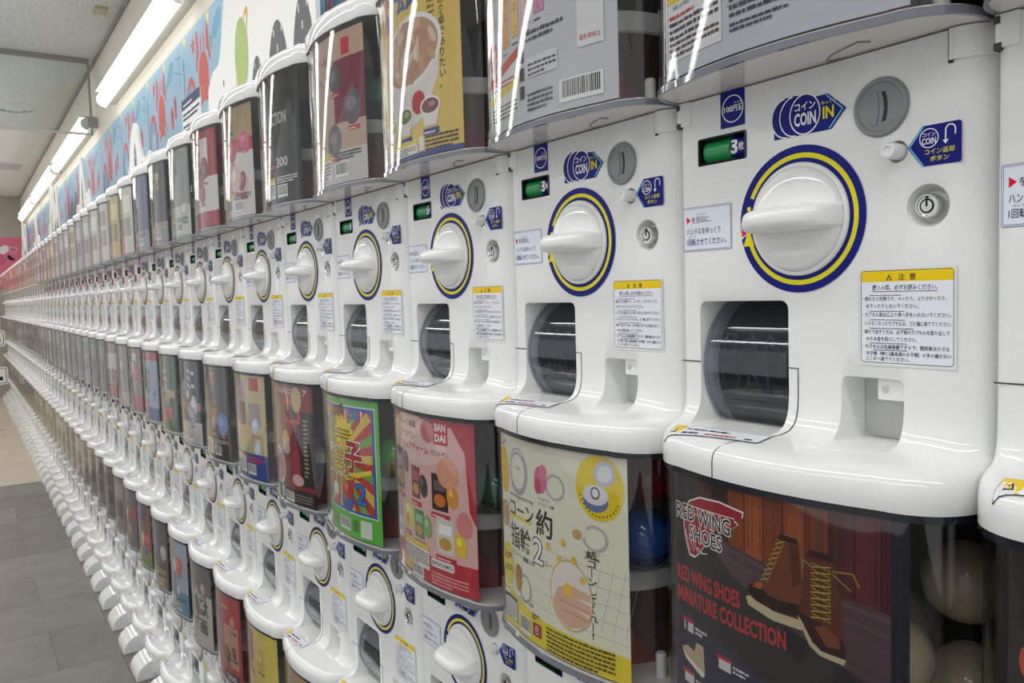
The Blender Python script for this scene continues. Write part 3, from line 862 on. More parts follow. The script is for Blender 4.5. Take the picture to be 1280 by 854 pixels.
def P_snackgreen():
    p = Print(); GR = (96, 196, 66)
    p.rect(0, 0, PW, PH, GR).rect(.012, .042, PW-.022, PH-.058, (240, 240, 236)).rect(.014, .044, PW-.026, PH-.062, (40, 96, 190)).rect(.018, .048, PW-.040, PH-.072, (196, 60, 56))
    cx, cy = .125, .135
    x0, x1, y0, y1 = .018, PW-.022, .048, PH-.024
    def edge(a):
        c, s_ = math.cos(a), math.sin(a)
        t = min(((x1-cx)/c if c > 0 else (x0-cx)/c) if abs(c) > 1e-6 else 9, ((y1-cy)/s_ if s_ > 0 else (y0-cy)/s_) if abs(s_) > 1e-6 else 9)
        return cx+c*t, cy+s_*t
    for i in range(22):
        a, b = 2*PI*i/22, 2*PI*(i+.5)/22
        p.poly([(cx, cy), edge(a), edge(b)], (118, 176, 74) if i % 2 else (224, 196, 80), i > 0)
    p.poly([edge(0.4) if 0 else (.018, .17), (.075, .215), (.105, .150), (.07, .12)], (150, 150, 66))
    star = []
    for i in range(28):
        a = 2*PI*i/28; r_ = .040 if i % 2 else .030
        star.append((.138+r_*1.15*math.cos(a), .180+r_*.8*math.sin(a)))
    p.poly(star, (244, 220, 50)).greek(.104, .170, .066, .020, 3, (120, 70, 30), 3)
    p.poly([(.085, .205), (.145, .216), (.145, .232), (.085, .222)], (40, 34, 30)).greek(.092, .212, .046, .012, 2, (190, 60, 50), 6)
    p.text('100', .158, .206, .044, .018, (30, 100, 200), .03).text('!', .208, .206, .006, .018, (240, 240, 230), .03)
    for ch, x, c in (('駄', .044, (230, 190, 50)), ('菓', .094, (236, 206, 60)), ('子', .146, (216, 50, 60))):
        a_ = (x, .105+(.01 if ch == '子' else 0), .048 if ch != '子' else .060, .048 if ch != '子' else .052)
        p.outline_text(ch, *a_, (90, 30, 26), (250, 248, 236), .0034)
        p.outline_text(ch, *a_, c, (96, 28, 26), .0014)
    p.poly([(.150, .098), (.236, .118), (.236, .126), (.150, .108)], (240, 220, 60)).greek(.156, .103, .07, .010, 1, (180, 60, 40), 9)
    p.outline_text('2', .184, .062, .034, .036, (40, 130, 220), (20, 50, 120), .0015)
    # sweets scattered round the title
    for x, y, c, s_ in ((.046, .196, (80, 140, 210), .019), (.052, .214, (240, 214, 60), .013), (.150, .064, (40, 96, 170), .026), (.154, .082, (190, 60, 50), .022), (.090, .074, (236, 232, 220), .018), (.052, .084, (214, 120, 60), .018), (.034, .120, (226, 160, 60), .014), (.092, .058, (226, 90, 90), .010), (.044, .064, (90, 150, 200), .012)):
        p.ell(x, y, s_, s_*.8, c, .3, 14).ell(x-s_*.3, y+s_*.25, s_*.4, s_*.3, tuple(min(255, v+50) for v in c), .3, 10)
    p.barcode(.112, .010, .046, .022, 4).ell(.176, .022, .011, .011, (70, 150, 50)).rect(.196, .006, .036, .030, (226, 236, 220)).greek(.020, .008, .080, .026, 5, (60, 130, 44), 4)
    return p
def P_generic(bg, title=None, tcol=(240, 236, 230), panels=(), bottom=None, seed=1, warn=True, accent=(220, 60, 60), blobs=6, bc=None, price=None):
    """poster of a display case: title band, product pictures, small print"""
    p = Print(); r = random.Random(seed)
    p.rect(0, 0, PW, PH, bg)
    for (x, y, w_, h, c) in panels: p.rect(x*PW, y*PH, w_*PW, h*PH, c)
    for i in range(blobs):
        x, y = r.uniform(.08, .86)*PW, r.uniform(.26, .74)*PH
        c = (bc or [(206, 150, 90), (226, 214, 200), (150, 60, 60), (90, 90, 100)])[i % (len(bc) if bc else 4)]
        a = r.uniform(.016, .032)
        p.ell(x, y, a, a*r.uniform(.6, 1.2), c, r.random()*2, 16).ell(x-a*.2, y+a*.2, a*.55, a*.4, tuple(min(255, v+36) for v in c), 0, 12)
        p.rr(x-.016, y-a-.008, .036, .007, .002, accent).greek(x-.013, y-a-.006, .030, .003, 1, (240, 236, 230), i+seed)
    if title:
        for t, x, y, w_, h in title: p.text(t, x*PW, y*PH, w_*PW, h*PH, tcol, .025)
    if price: p.ell(.86*PW, .30*PH, .020, .020, (240, 206, 40)).text(price, .86*PW-.014, .30*PH-.006, .028, .012, (40, 30, 30), .03)
    if bottom: p.rect(0, 0, PW, .24*PH, bottom)
    if warn:
        p.rr(.05*PW, .04*PH, .50*PW, .17*PH, .001, (236, 234, 228)).rect(.05*PW, .175*PH, .50*PW, .035*PH, (236, 206, 50)).greek(.07*PW, .05*PH, .46*PW, .115*PH, 5, (80, 74, 70), seed)
        p.barcode(.60*PW, .04*PH, .18*PW, .10*PH, seed).greek(.60*PW, .155*PH, .34*PW, .06*PH, 3, tuple(255-v if abs(v-128) > 60 else 30 for v in (bottom or bg)), seed+2)
    return p
def P_orange():          # only its lower edge is in view
    p = Print()
    p.rect(0, 0, PW, PH, (196, 200, 210)).rect(0, .072, PW, PH-.072, (204, 96, 74)).poly([(.0, .072), (.07, .072), (.10, .10), (0, .11)], (214, 120, 96))
    p.rr(.004, .014, .086, .060, .002, (40, 36, 40)).rr(.0045, .0145, .085, .059, .002, (232, 232, 236)).rect(.0045, .066, .085, .0075, (232, 206, 70)).text('注', .034, .067, .006, .005, K, .01).text('意', .043, .067, .006, .005, K, .01).text('(ちゅうい)', .052, .067, .018, .005, K, .01)
    p.text('お買い上げの前に、必ずお読みください。', .014, .0598, .066, .0045, K, .005).greek(.008, .052, .078, .006, 1, (190, 50, 56), 1).greek(.008, .034, .078, .018, 3, (60, 58, 66), 2).greek(.008, .018, .078, .016, 3, (90, 60, 66), 4)
    p.rect(.096, .040, .150, .030, (186, 190, 202)).greek(.100, .030, .060, .036, 6, (56, 56, 70), 5).greek(.100, .018, .064, .009, 2, (60, 60, 74), 6).barcode(.190, .026, .046, .020, 5)
    return p
def P_keychain():
    p = Print(); RD = (186, 44, 70); LG = (206, 208, 212)
    p.rect(0, 0, PW, PH, LG).poly([(0, PH), (.05, PH), (.03, 0), (0, 0)], (196, 198, 204))
    p.text('華', .004, .195, .036, .036, RD, .02).text('屋', .004, .150, .036, .038, RD, .02).text('さん!', .006, .122, .034, .016, RD, .02)
    p.text('キ', .222, .222, .026, .022, RD, .02).text('ェ', .224, .190, .024, .022, RD, .02).rect(.232, .158, .006, .024, RD).text('ン', .222, .130, .026, .022, RD, .02)
    for x, c, h in ((.052, (232, 176, 96), .060), (.078, (236, 196, 120), .058), (.104, (226, 200, 210), .060), (.132, (216, 150, 176), .060)):
        y = .092+(x-.05)*.25
        p.arc(x+.009, y+h+.018, .005, .0065, 0, 360, (90, 90, 96), 16, 2.4).rect(x, y, .020, h, tuple(int(v*.8) for v in c)).rect(x+.0015, y+.0015, .017, h-.003, c)
        p.vtext('おみくじ' if x > .12 else 'チェーン', x+.006, y+h-.004, .0085, h/4.6, RD, .01).greek(x, y-.008, .020, .004, 1, K, int(x*999))
    p.rr(.058, .200, .030, .032, .001, (236, 170, 110)).text('50%', .061, .208, .024, .012, (200, 60, 50), .02)
    p.ell(.184, .196, .028, .032, (120, 104, 92), n=30).ell(.178, .180, .016, .014, (206, 160, 126)).poly([(.176, .178), (.194, .172), (.200, .206), (.184, .212)], (240, 206, 40)).line(.160, .130, .160, .19, .001, K)
    p.text('イメージ画像', .166, .154, .034, .005, K)
    p.ell(.020, .090, .014, .018, RD).text('全6種', .010, .091, .020, .008, (246, 236, 236), .02).text('300円', .010, .081, .020, .007, (246, 236, 236), .02)
    p.poly([(.006, .054), (.094, .076), (.094, .086), (.006, .066)], (206, 84, 64)).poly([(.006, .010), (.094, .018), (.094, .075), (.006, .053)], (232, 230, 228)).poly([(.006, .034), (.094, .046), (.094, .054), (.006, .042)], (236, 214, 60))
    p.greek(.010, .014, .080, .018, 4, (80, 76, 80), 3).greek(.010, .050, .076, .010, 2, (190, 60, 70), 4)
    for i in range(3): p.rect(.098, .026+.020*i, .010, .014, (60, 60, 66), i > 0)
    p.greek(.114, .086, .070, .014, 2, (80, 80, 90), 5).rect(.114, .046, .060, .022, (226, 226, 230)).greek(.117, .048, .054, .016, 3, (80, 80, 90), 6)
    p.greek(.114, .010, .050, .022, 4, (90, 90, 100), 7).barcode(.176, .008, .066, .024, 8)
    p.rect(.206, .060, .038, .048, (232, 232, 234)).text('最新情報は', .209, .066, .030, .006, RD, .01)
    return p
def P_rice():
    p = Print(); Y = (226, 196, 96)
    p.rect(0, 0, PW, PH, Y)
    p.text('松屋', .080, .205, .100, .040, (52, 74, 150), .04).ell(.054, .218, .022, .028, (196, 60, 50)).ell(.054, .212, .010, .012, (60, 80, 150)).ell(.060, .222, .007, .007, (232, 200, 60))
    p.text('ミニチュアボールチェーン', .060, .172, .100, .012, (60, 50, 40), .01)
    p.vtext('みんなの食卓でありたい。', .214, .245, .015, .0135, (40, 34, 30), .015)
    p.greek(.190, .11, .016, .12, 16, (120, 96, 50), 3)
    BX = .134
    p.poly([(BX-.088, .140), (BX+.084, .152), (BX+.078, .106), (BX+.046, .056), (BX+.004, .042), (BX-.046, .048), (BX-.074, .086)], (232, 228, 222)).ell(BX, .146, .088, .050, (240, 238, 232), .1, 40).ell(BX, .146, .080, .043, (196, 152, 122), .1, 40)
    r = random.Random(5)
    for i in range(46):
        a = r.random()*2*PI; d = math.sqrt(r.random())
        p.ell(BX+.070*d*math.cos(a), .147+.037*d*math.sin(a), r.uniform(.008, .020), r.uniform(.004, .008), r.choice([(214, 180, 150), (226, 204, 176), (190, 142, 114), (232, 222, 204), (206, 170, 126)]), r.random()*3, 10)
    p.ell(BX+.026, .074, .019, .016, (196, 50, 56))
    for x, y, c in ((.060, .050, (176, 190, 96)), (.118, .056, (110, 120, 70)), (.190, .060, (120, 70, 60)), (.016, .044, (206, 186, 160))):
        p.poly([(x-.024, y+.004), (x+.024, y+.004), (x+.014, y-.022), (x-.014, y-.022)], (236, 232, 226)).ell(x, y+.005, .025, .013, (240, 238, 232)).ell(x, y+.005, .021, .010, c).ell(x+.005, y+.007, .008, .004, tuple(min(255, v+60) for v in c))
        p.rr(x-.018, y-.034, .038, .009, .001, (44, 62, 140)).greek(x-.015, y-.032, .032, .005, 1, (236, 236, 240), int(x*900))
    p.rect(0, 0, PW, .006, (52, 74, 150)).rect(.044, .006, .110, .014, (232, 228, 216)).rect(.044, .020, .110, .005, (236, 216, 60)).greek(.048, .008, .100, .010, 3, (90, 84, 70), 6)
    p.greek(.176, .006, .076, .022, 4, (60, 56, 60), 9).barcode(.004, .006, .030, .018, 7).rr(.158, .008, .014, .018, .001, (240, 238, 232))
    return p
def P_darkred():
    p = Print()
    p.rect(0, 0, PW, PH, (142, 36, 46)).poly([(0, PH*.85), (.10, PH*.80), (.14, .05), (0, .05)], (112, 70, 66)).poly([(.03, .20), (.09, .19), (.11, .06), (.02, .06)], (132, 92, 84))
    p.rect(.190, .04, .072, .150, (40, 26, 28)).text('おつまみミニチュア', .060, .222, .180, .014, (236, 226, 220), .02)
    p.ell(.052, .186, .024, .034, (54, 34, 30)).vtext('たれ', .044, .214, .016, .026, (206, 176, 90), .02)
    p.vtext('ごはんのとも', .050, .144, .012, .014, (236, 220, 206), .02)
    p.rr(.128, .164, .082, .048, .006, (206, 60, 66)).rr(.138, .172, .060, .030, .003, (96, 30, 44)).ell(.196, .214, .022, .026, (206, 186, 120)).rect(.150, .19, .006, .04, (226, 196, 80))
    p.rr(.110, .098, .046, .042, .012, (206, 190, 176)).ell(.134, .138, .016, .010, (226, 170, 90)).poly([(.172, .052), (.206, .052), (.202, .110), (.190, .128), (.178, .110)], (172, 36, 44)).ell(.190, .050, .026, .012, (226, 180, 176))
    p.ell(.066, .066, .058, .042, (232, 216, 208), 0, 34).ell(.066, .068, .050, .034, (206, 120, 100), 0, 34)
    r = random.Random(3)
    for i in range(16): p.ell(.066+r.uniform(-.036, .036), .068+r.uniform(-.022, .022), .011, .006, r.choice([(226, 150, 130), (176, 70, 60), (236, 190, 170)]), r.random()*3, 10)
    p.rect(0, 0, PW, .030, (30, 22, 24)).rr(.090, .004, .020, .024, .001, (230, 228, 224)).barcode(.120, .002, .050, .020, 5).greek(.180, .006, .070, .018, 3, (150, 130, 126), 3)
    p.greek(.222, .060, .016, .12, 14, (180, 160, 110), 8)
    return p
near_posters = {
    (0, 0): (P_orange, 'orange and grey poster carrying a yellow-headed notice'),
    (0, 1): (P_keychain, 'silver-grey poster with big red kanji and hanging charms'),
    (0, 2): (P_rice, 'yellow poster of a large rice bowl'),
    (0, 3): (lambda: P_generic((196, 168, 146), [('チャーム', .12, .82, .42, .07)], (186, 60, 62), [(.62, .40, .38, .42, (122, 34, 58)), (.74, .84, .10, .11, (206, 36, 52)), (.0, .0, 1, .22, (206, 204, 204))], None, 3, True, (196, 50, 60), 7, [(106, 100, 104), (150, 120, 104), (90, 84, 92), (206, 196, 186)]), 'beige poster of small grey charms'),
    (0, 4): (lambda: P_generic((26, 26, 30), [('COLLECTION', .28, .62, .52, .10), ('300', .60, .28, .20, .08)], (206, 206, 206), [(.06, .20, .36, .34, (150, 60, 56)), (.05, .20, .34, .06, (226, 200, 60))], None, 4, True, (160, 50, 50), 3, [(60, 60, 66), (90, 88, 92)]), 'black poster with a red patch at its lower left'),
    (0, 5): (lambda: P_generic((176, 152, 112), [('ミニ', .44, .74, .18, .14)], (60, 50, 44), [(.0, .58, 1, .12, (190, 56, 64)), (.0, .0, 1, .58, (222, 218, 216)), (.30, .84, .26, .08, (190, 50, 54))], None, 5, True, (206, 90, 110), 8, [(206, 96, 120), (226, 190, 190), (150, 90, 80)]), 'tan and white poster crossed by a red band'),
    (0, 6): (lambda: P_generic((170, 40, 48), [('コン', .36, .62, .22, .26)], (40, 26, 26), [(.0, .0, 1, .52, (226, 222, 220)), (.58, .58, .22, .34, (232, 220, 220)), (.0, .0, 1, .16, (176, 36, 50))], None, 6, False, (196, 60, 60), 5, [(150, 46, 56), (120, 60, 60), (226, 200, 190)]), 'red poster whose lower half is white'),
    (0, 7): (lambda: P_generic((150, 156, 152), [('ガム', .36, .72, .34, .12)], (46, 46, 50), [(.0, .0, 1, .34, (206, 216, 206))], None, 7, True, (90, 140, 90), 6, [(90, 96, 96), (190, 196, 190), (96, 150, 90)]), 'pale grey-green poster'),
    (0, 8): (lambda: P_generic((62, 60, 62), [('茶器', .50, .66, .30, .24)], (214, 206, 150), [(.0, .0, 1, .26, (150, 148, 140))], None, 8, True, (150, 150, 60), 5, [(120, 116, 110), (180, 176, 166)]), 'charcoal poster with pale kanji'),
    (0, 9): (lambda: P_generic((96, 110, 140), None, WH, [(.0, .7, .5, .2, (190, 150, 90))], (150, 156, 166), 9, True, (60, 80, 150), 6, [(190, 190, 200), (60, 70, 110)]), 'slate blue poster with a tan patch'),
    (1, -1): (lambda: P_generic((46, 44, 42), None, WH, [(.0, .0, 1, .5, (60, 54, 50))], None, 40, False, (206, 70, 50), 5, [(200, 80, 50), (90, 84, 80)]), 'dark poster cut off by the right picture edge'),
    (1, 0): (P_boots, 'dark poster of brown lace-up boots'),
    (1, 1): (P_ring, 'cream and yellow poster of novelty rings'),
    (1, 2): (P_snackpink, 'pink and red poster of snack packets'),
    (1, 3): (P_snackgreen, 'bright green poster with a sunburst and big kanji'),
    (1, 4): (P_darkred, 'dark red poster of a plate of meat'),
    (1, 5): (lambda: P_generic((206, 190, 136), [('コ', .06, .84, .14, .11)], (246, 240, 236), [(.04, .82, .18, .15, (176, 44, 60)), (.28, .74, .34, .20, (196, 150, 176)), (.70, .84, .18, .12, (190, 60, 60)), (.06, .52, .22, .22, (120, 124, 150)), (.36, .50, .22, .22, (110, 70, 100)), (.66, .50, .24, .22, (166, 150, 150))], (34, 72, 150), 15, True, (190, 60, 70), 6, [(190, 206, 214), (206, 120, 90), (232, 226, 216), (120, 150, 180)]), 'yellow poster with a blue foot'),
    (1, 6): (lambda: P_generic((48, 42, 42), [('刃', .48, .80, .18, .12)], (226, 110, 130), [(.40, .46, .26, .18, (120, 80, 60)), (.52, .38, .18, .16, (190, 130, 60)), (.22, .40, .18, .30, (150, 60, 64))], (60, 56, 54), 16, True, (190, 60, 60), 4, [(90, 120, 190), (180, 150, 130), (60, 60, 70)]), 'black-brown poster with a pink logo'),
    (1, 7): (lambda: P_generic((46, 52, 66), [('ミニ', .66, .64, .20, .26)], (200, 220, 240), [(.0, .40, 1, .10, (170, 120, 130)), (.0, .0, 1, .26, (196, 196, 196))], None, 17, True, (150, 60, 90), 5, [(150, 156, 170), (200, 200, 206)]), 'dark blue poster with a pale foot'),
    (1, 8): (lambda: P_generic((92, 96, 84), [('缶', .44, .50, .22, .36)], (200, 190, 190), [(.62, .0, .38, 1, (36, 90, 52)), (.40, .44, .5, .10, (200, 170, 110)), (.40, .14, .40, .16, (196, 60, 70))], None, 18, False, (190, 60, 70), 3, [(150, 150, 140), (120, 60, 60)]), 'dark green poster'),
    (1, 9): (lambda: P_generic((150, 166, 190), [('鉄道', .52, .38, .20, .40)], (26, 30, 60), [(.0, .86, 1, .14, (176, 50, 60)), (.0, .0, 1, .18, (50, 80, 150))], None, 19, False, (40, 70, 150), 6, [(220, 226, 232), (90, 120, 170), (200, 80, 80)]), 'pale blue poster with a red top band'),
    (1, 10): (lambda: P_generic((128, 116, 112), [('肉', .60, .78, .2, .14)], WH, [(.2, .0, .8, .24, (160, 40, 56))], None, 20, False, (200, 60, 60), 6, [(190, 60, 66), (206, 200, 196), (150, 130, 120)]), 'grey and red poster'),
    (1, 11): (lambda: P_generic((140, 136, 134), None, WH, [(.0, .0, 1, .2, (190, 170, 170))], None, 21, False, (150, 90, 90), 5, [(120, 110, 108), (180, 170, 166)]), 'plain grey poster'),
    (1, 12): (lambda: P_generic((150, 128, 120), None, WH, [(.0, .5, 1, .3, (206, 200, 196))], (150, 60, 64), 22, False, (150, 60, 60), 5, [(130, 60, 60), (200, 190, 180)]), 'brownish poster with a pale band'),
    (2, 4): (lambda: P_generic((206, 190, 156), None, WH, [(.0, .80, 1, .20, (196, 150, 90)), (.3, .70, .4, .16, (120, 140, 170))], (206, 150, 60), 30, True, (200, 80, 60), 6), 'beige and orange poster'),
    (2, 5): (lambda: P_generic((236, 206, 96), [('超魂', .56, .16, .14, .28)], (40, 30, 26), [(.04, .60, .40, .30, (140, 60, 50)), (.04, .24, .40, .28, (150, 74, 60)), (.76, .0, .20, 1, (240, 216, 90))], None, 31, False, (150, 60, 50), 8, [(236, 206, 90), (226, 180, 70), (150, 70, 56)]), 'yellow poster with red squares'),
    (2, 6): (lambda: P_generic((186, 50, 52), [('こいけや', .34, .80, .36, .05), ('200', .62, .03, .24, .06)], (240, 200, 190), [(.56, .18, .36, .46, (200, 150, 120)), (.54, .0, .4, .12, (60, 50, 80))], None, 32, False, (60, 40, 40), 5, [(50, 40, 40), (110, 60, 50), (206, 120, 110)]), 'red poster with dark figures'),
    (2, 7): (lambda: P_generic((206, 202, 190), [('鳥獣', .40, .36, .50, .22), ('戯', .40, .14, .2, .18), ('画', .66, .14, .2, .18)], (56, 48, 44), [(.0, .62, 1, .38, (116, 108, 106))], None, 33, False, (110, 60, 60), 5, [(150, 60, 60), (180, 170, 160), (90, 90, 90)]), 'off-white poster with rows of black kanji'),
    (2, 8): (lambda: P_generic((176, 190, 206), None, WH, [(.0, .66, .5, .34, (214, 150, 90)), (.0, .0, 1, .30, (96, 150, 186))], None, 34, True, (60, 110, 170), 8, [(226, 110, 80), (236, 214, 150), (110, 150, 200), (236, 236, 236)]), 'light blue poster with orange pictures'),
    (2, 9): (lambda: P_generic((92, 88, 90), None, WH, [(.1, .0, .8, .28, (176, 150, 80))], None, 35, True, (90, 90, 150), 6, [(90, 110, 170), (200, 190, 180), (120, 60, 60)]), 'grey poster with a mustard foot'),
    (2, 10): (lambda: P_generic((146, 92, 80), None, WH, [(.55, .72, .25, .28, (60, 76, 140)), (.0, .0, 1, .24, (130, 150, 70))], None, 36, False, (200, 80, 60), 8, [(206, 90, 80), (90, 110, 170), (226, 200, 150)]), 'rust and olive poster'),
    (2, 11): (lambda: P_generic((122, 108, 110), None, WH, [(.0, .5, 1, .2, (170, 90, 90))], None, 37, False, (150, 70, 70), 6), 'mauve-grey poster with a red band'),
}
POSTER_OBJ = {}
for key, (fn, d) in near_posters.items():
    POSTER_OBJ[key] = poster(fn())
FARCOL = {0: [(222, 220, 206), (206, 202, 150), (190, 192, 190), (214, 208, 176), (170, 172, 176), (226, 224, 216), (206, 190, 120)],
          1: [(92, 88, 90), (120, 108, 104), (160, 140, 110), (76, 80, 100), (140, 132, 126), (110, 70, 70), (70, 68, 72), (150, 150, 150)],
          2: [(150, 142, 126), (128, 112, 104), (170, 160, 130), (110, 100, 96), (150, 120, 100), (120, 126, 132)]}
FAROBJ = {}
for t_ in FARCOL:
    FAROBJ[t_] = []
    for i, c in enumerate(FARCOL[t_]):
        d2 = tuple(max(0, v-50) for v in c); l2 = tuple(min(255, v+36) for v in c)
        p = Print().rect(0, 0, PW, PH, c).rect(.1*PW, .62*PH, .8*PW, .26*PH, d2 if i % 2 else l2).rect(.08*PW, .26*PH, .4*PW, .28*PH, l2 if i % 3 else (150, 70, 66)).rect(.56*PW, .26*PH, .34*PW, .28*PH, d2).rect(.06*PW, .04*PH, .5*PW, .15*PH, (220, 218, 208)).rect(.06*PW, .16*PH, .5*PW, .03*PH, (226, 200, 60))
        FAROBJ[t_].append(poster(p))
# ------------------------------------------------------------------ feet of the lowest machines
zf = -(ZDIAL-2*TIER)         # floor height in the lowest machine's own coordinates
prof = [(-.122, zf), (-.122, zf+.010)]+[(-.122+.085*(1-math.cos(PI/2*i/10)), zf+.010+.066*math.sin(PI/2*i/10)) for i in range(1, 11)]+[(.02, zf+.076), (.02, zf)]
g = G().prism(prof, CX-.073, CX+.073, 'yz')
o = g.obj('foot', 'white', angle=30)
bv = o.modifiers.new('b', 'BEVEL'); bv.width = .003; bv.segments = 2; bv.limit_method = 'ANGLE'; bv.angle_limit = math.radians(50)
part('foot', o, tiers=(2,))
g = G(); loft([(zf+.012, lip(.014)), (zf+.018, lip(.009)), (zf+.03, lip(.006)), (-.2232, lip(.0015))], g)
part('skirt', g.obj('skirt', 'white', angle=40), tiers=(2,))
part('base_plate', G().box(XL+.02, XR-.02, .03, .29, zf, zf+.0125).obj('base_plate', 'seam'), tiers=(2,), lod=1)

# ------------------------------------------------------------------ place the machines
ORD = ['first', 'second', 'third', 'fourth', 'fifth', 'sixth', 'seventh', 'eighth', 'ninth', 'tenth', 'eleventh', 'twelfth', 'thirteenth', 'fourteenth', 'fifteenth', 'sixteenth', 'seventeenth', 'eighteenth', 'nineteenth', 'twentieth', 'twenty-first', 'twenty-second', 'twenty-third', 'twenty-fourth', 'twenty-fifth']
TN = ['top', 'middle', 'bottom']
used = set()
def take(src):
    """the first use moves the prototype itself, later uses copy it (sharing the mesh)"""
    if src.name not in used:
        used.add(src.name)
        return src
    c = src.copy()
    COL.objects.link(c)
    return c
def label_for(r, k):
    if (r, k) in near_posters: return '%s-tier capsule machine, %s' % (TN[r], near_posters[(r, k)][1])
    if k < 0: return 'white capsule vending machine in the %s tier, cut off by the right picture edge' % TN[r]
    if r == 2 and k < 4: return 'white capsule vending machine of the bottom tier, below the picture'
    if k <= 25: return 'white capsule vending machine, %s tier, %s column left of the boot-poster machine' % (TN[r], ORD[k-1])
    return 'small distant white capsule machine in the %s tier of the far row' % TN[r]
MACH = {}
for k in range(-1, KMAX+1):
    for r in range(3):
        if r == 2 and k < 3: continue
        lod = 0 if k <= 13 else (1 if k <= 24 else 2)
        root = empty('capsule_machine', (-k*PITCH, 0, ZDIAL-r*TIER))
        tag(root, label_for(r, k), 'vending machine', 'capsule machines in the %s tier' % TN[r])
        MACH[(r, k)] = root
        made = {}
        for nm, d in P0.items():
            if d['lod'] < lod or r not in d['tiers']: continue
            if nm in ('dispenser', 'dispenser_ring', 'red_flap', 'peg') and (r, k) == (1, 0): continue
            src = d['o']
            if nm == 'wheel_number': src = num['5' if k % 5 == 2 else ('4' if k % 7 == 5 else '3')]
            o = take(src)
            o.parent = made[d['parent']] if d['parent'] and d['parent'] in made else root
            made[nm] = o
        po = POSTER_OBJ.get((r, k))
        if po is None:
            rnd = random.Random(k*7+r)
            po = FAROBJ[r][rnd.randrange(len(FAROBJ[r]))]
        o = take(po)
        o.parent = root
for src in [d['o'] for d in P0.values()]+list(num.values())+list(POSTER_OBJ.values())+[o for l in FAROBJ.values() for o in l]:
    if src.name not in used: bpy.data.objects.remove(src)

# ------------------------------------------------------------------ capsules in the cases
def capsule(r, k, x, y, z, rad, c_up, c_lo, tilt, label, clear=False):
    root = empty('capsule', (-k*PITCH+x, y, ZDIAL-r*TIER+z))
    tag(root, label, 'capsule', 'capsules inside the display cases')
    def half(a0, a1, s_):
        return [(rad*s_*math.cos(math.radians(a0+(a1-a0)*i/10)), rad*s_*math.sin(math.radians(a0+(a1-a0)*i/10))) for i in range(11)]
    key = 'capsule_%d_%d_%d' % c_up
    def cm(c):
        n_ = 'capsule_%d_%d_%d' % c
        return bpy.data.materials.get(n_) or mat(n_, c, .12)
    a = G().lathe(half(90, 2, 1), axis='z', n=28).obj('upper_shell', cm(c_up), root)
    b = G().lathe(half(-90, 2, 1.012), axis='z', n=28).obj('lower_shell', cm(c_lo), root)
    root.rotation_euler = tilt
BE, BK = (206, 190, 160), (20, 20, 26)
capsule(1, 0, .108, -.002, .170, .035, BE, BK, (.9, 0, .5), 'beige and black capsule, lowest of those beside the boot poster')
capsule(1, 0, .112, .070, .215, .035, BE, BK, (1.1, -.5, .7), 'beige and black capsule, rightmost of those beside the boot poster')
capsule(1, 0, .080, .000, .250, .035, BE, BK, (1.3, .3, .5), 'beige capsule half hidden by the boot poster edge')
capsule(1, 0, .104, .078, .300, .035, BE, BK, (1.6, .8, .5), 'black and beige capsule at the back, top of those beside the boot poster')
capsule(1, 0, .030, .085, .240, .035, BE, BK, (1.2, .3, .4), 'beige and black capsule deep behind the boot poster')
capsule(1, 0, .030, .030, .170, .035, BE, BK, (1.3, .3, .2), 'beige and black capsule low behind the boot poster')
capsule(1, 1, .092, .005, .276, .033, (36, 84, 150), (26, 60, 120), (.3, .3, 0), 'blue capsule beside the ring poster')
capsule(1, 1, .050, .055, .328, .033, (170, 34, 44), (140, 26, 36), (.3, .3, 0), 'red capsule above the blue one beside the ring poster')
capsule(1, 2, .090, .010, .275, .033, (24, 92, 62), (18, 60, 44), (.3, .3, 0), 'dark green capsule beside the pink snack poster')
capsule(1, 3, .090, .000, .275, .034, (70, 176, 50), (150, 140, 60), (.4, -.3, 0), 'bright green capsule beside the green sunburst poster')
capsule(1, 4, .090, .006, .275, .033, (70, 30, 44), (40, 26, 34), (.3, .3, 0), 'dark maroon capsule beside the dark red poster')
capsule(1, 6, .090, .004, .275, .033, (122, 130, 136), (90, 96, 104), (.3, .3, 0), 'grey capsule beside the poster with pink logo')
capsule(1, 7, .090, .004, .275, .033, (66, 76, 86), (50, 56, 66), (.3, .3, 0), 'slate capsule beside the dark blue poster')
capsule(0, 3, .088, .004, .276, .033, (30, 110, 86), (20, 66, 56), (.3, .3, 0), 'green capsule beside the beige charm poster, top tier')

# ------------------------------------------------------------------ the room
def struct(name, o, label, cat='structure'):
    o['kind'] = 'structure'; o['label'] = label
    return o
floor_m = mat('grey_floor', (118, 115, 109), .55, bump=.06, bscale=60, var=.16, vscale=5)
floor_m2 = mat('beige_floor', (188, 178, 158), .5, bump=.05, bscale=60, var=.06, vscale=3)
sub_m = mat('floor_joint', (84, 82, 78), .7)
floor = struct('floor', G().box(END_X, 3.5, -4.5, WALL_Y, -.06, -.0045).obj('floor', sub_m), 'grey stone-look vinyl floor of the aisle, beige beyond')
TSZ = .457
tile_ms = []
for i in range(5):
    t = 112+i*4
    tile_ms.append(mat('floor_tile_%d' % i, (t, t-3, t-9), .5, bump=.05, bscale=70, var=.14, vscale=4+i))
tile_mesh = []
for m_ in tile_ms:
    s_ = TSZ/2-.0007
    o = G().prism(rrect(-s_, s_, -s_, s_, .002, 1), -.005, 0, 'xy').obj('floor_tile', m_, floor, smooth=False)
    tile_mesh.append(o)
first = [True]*5
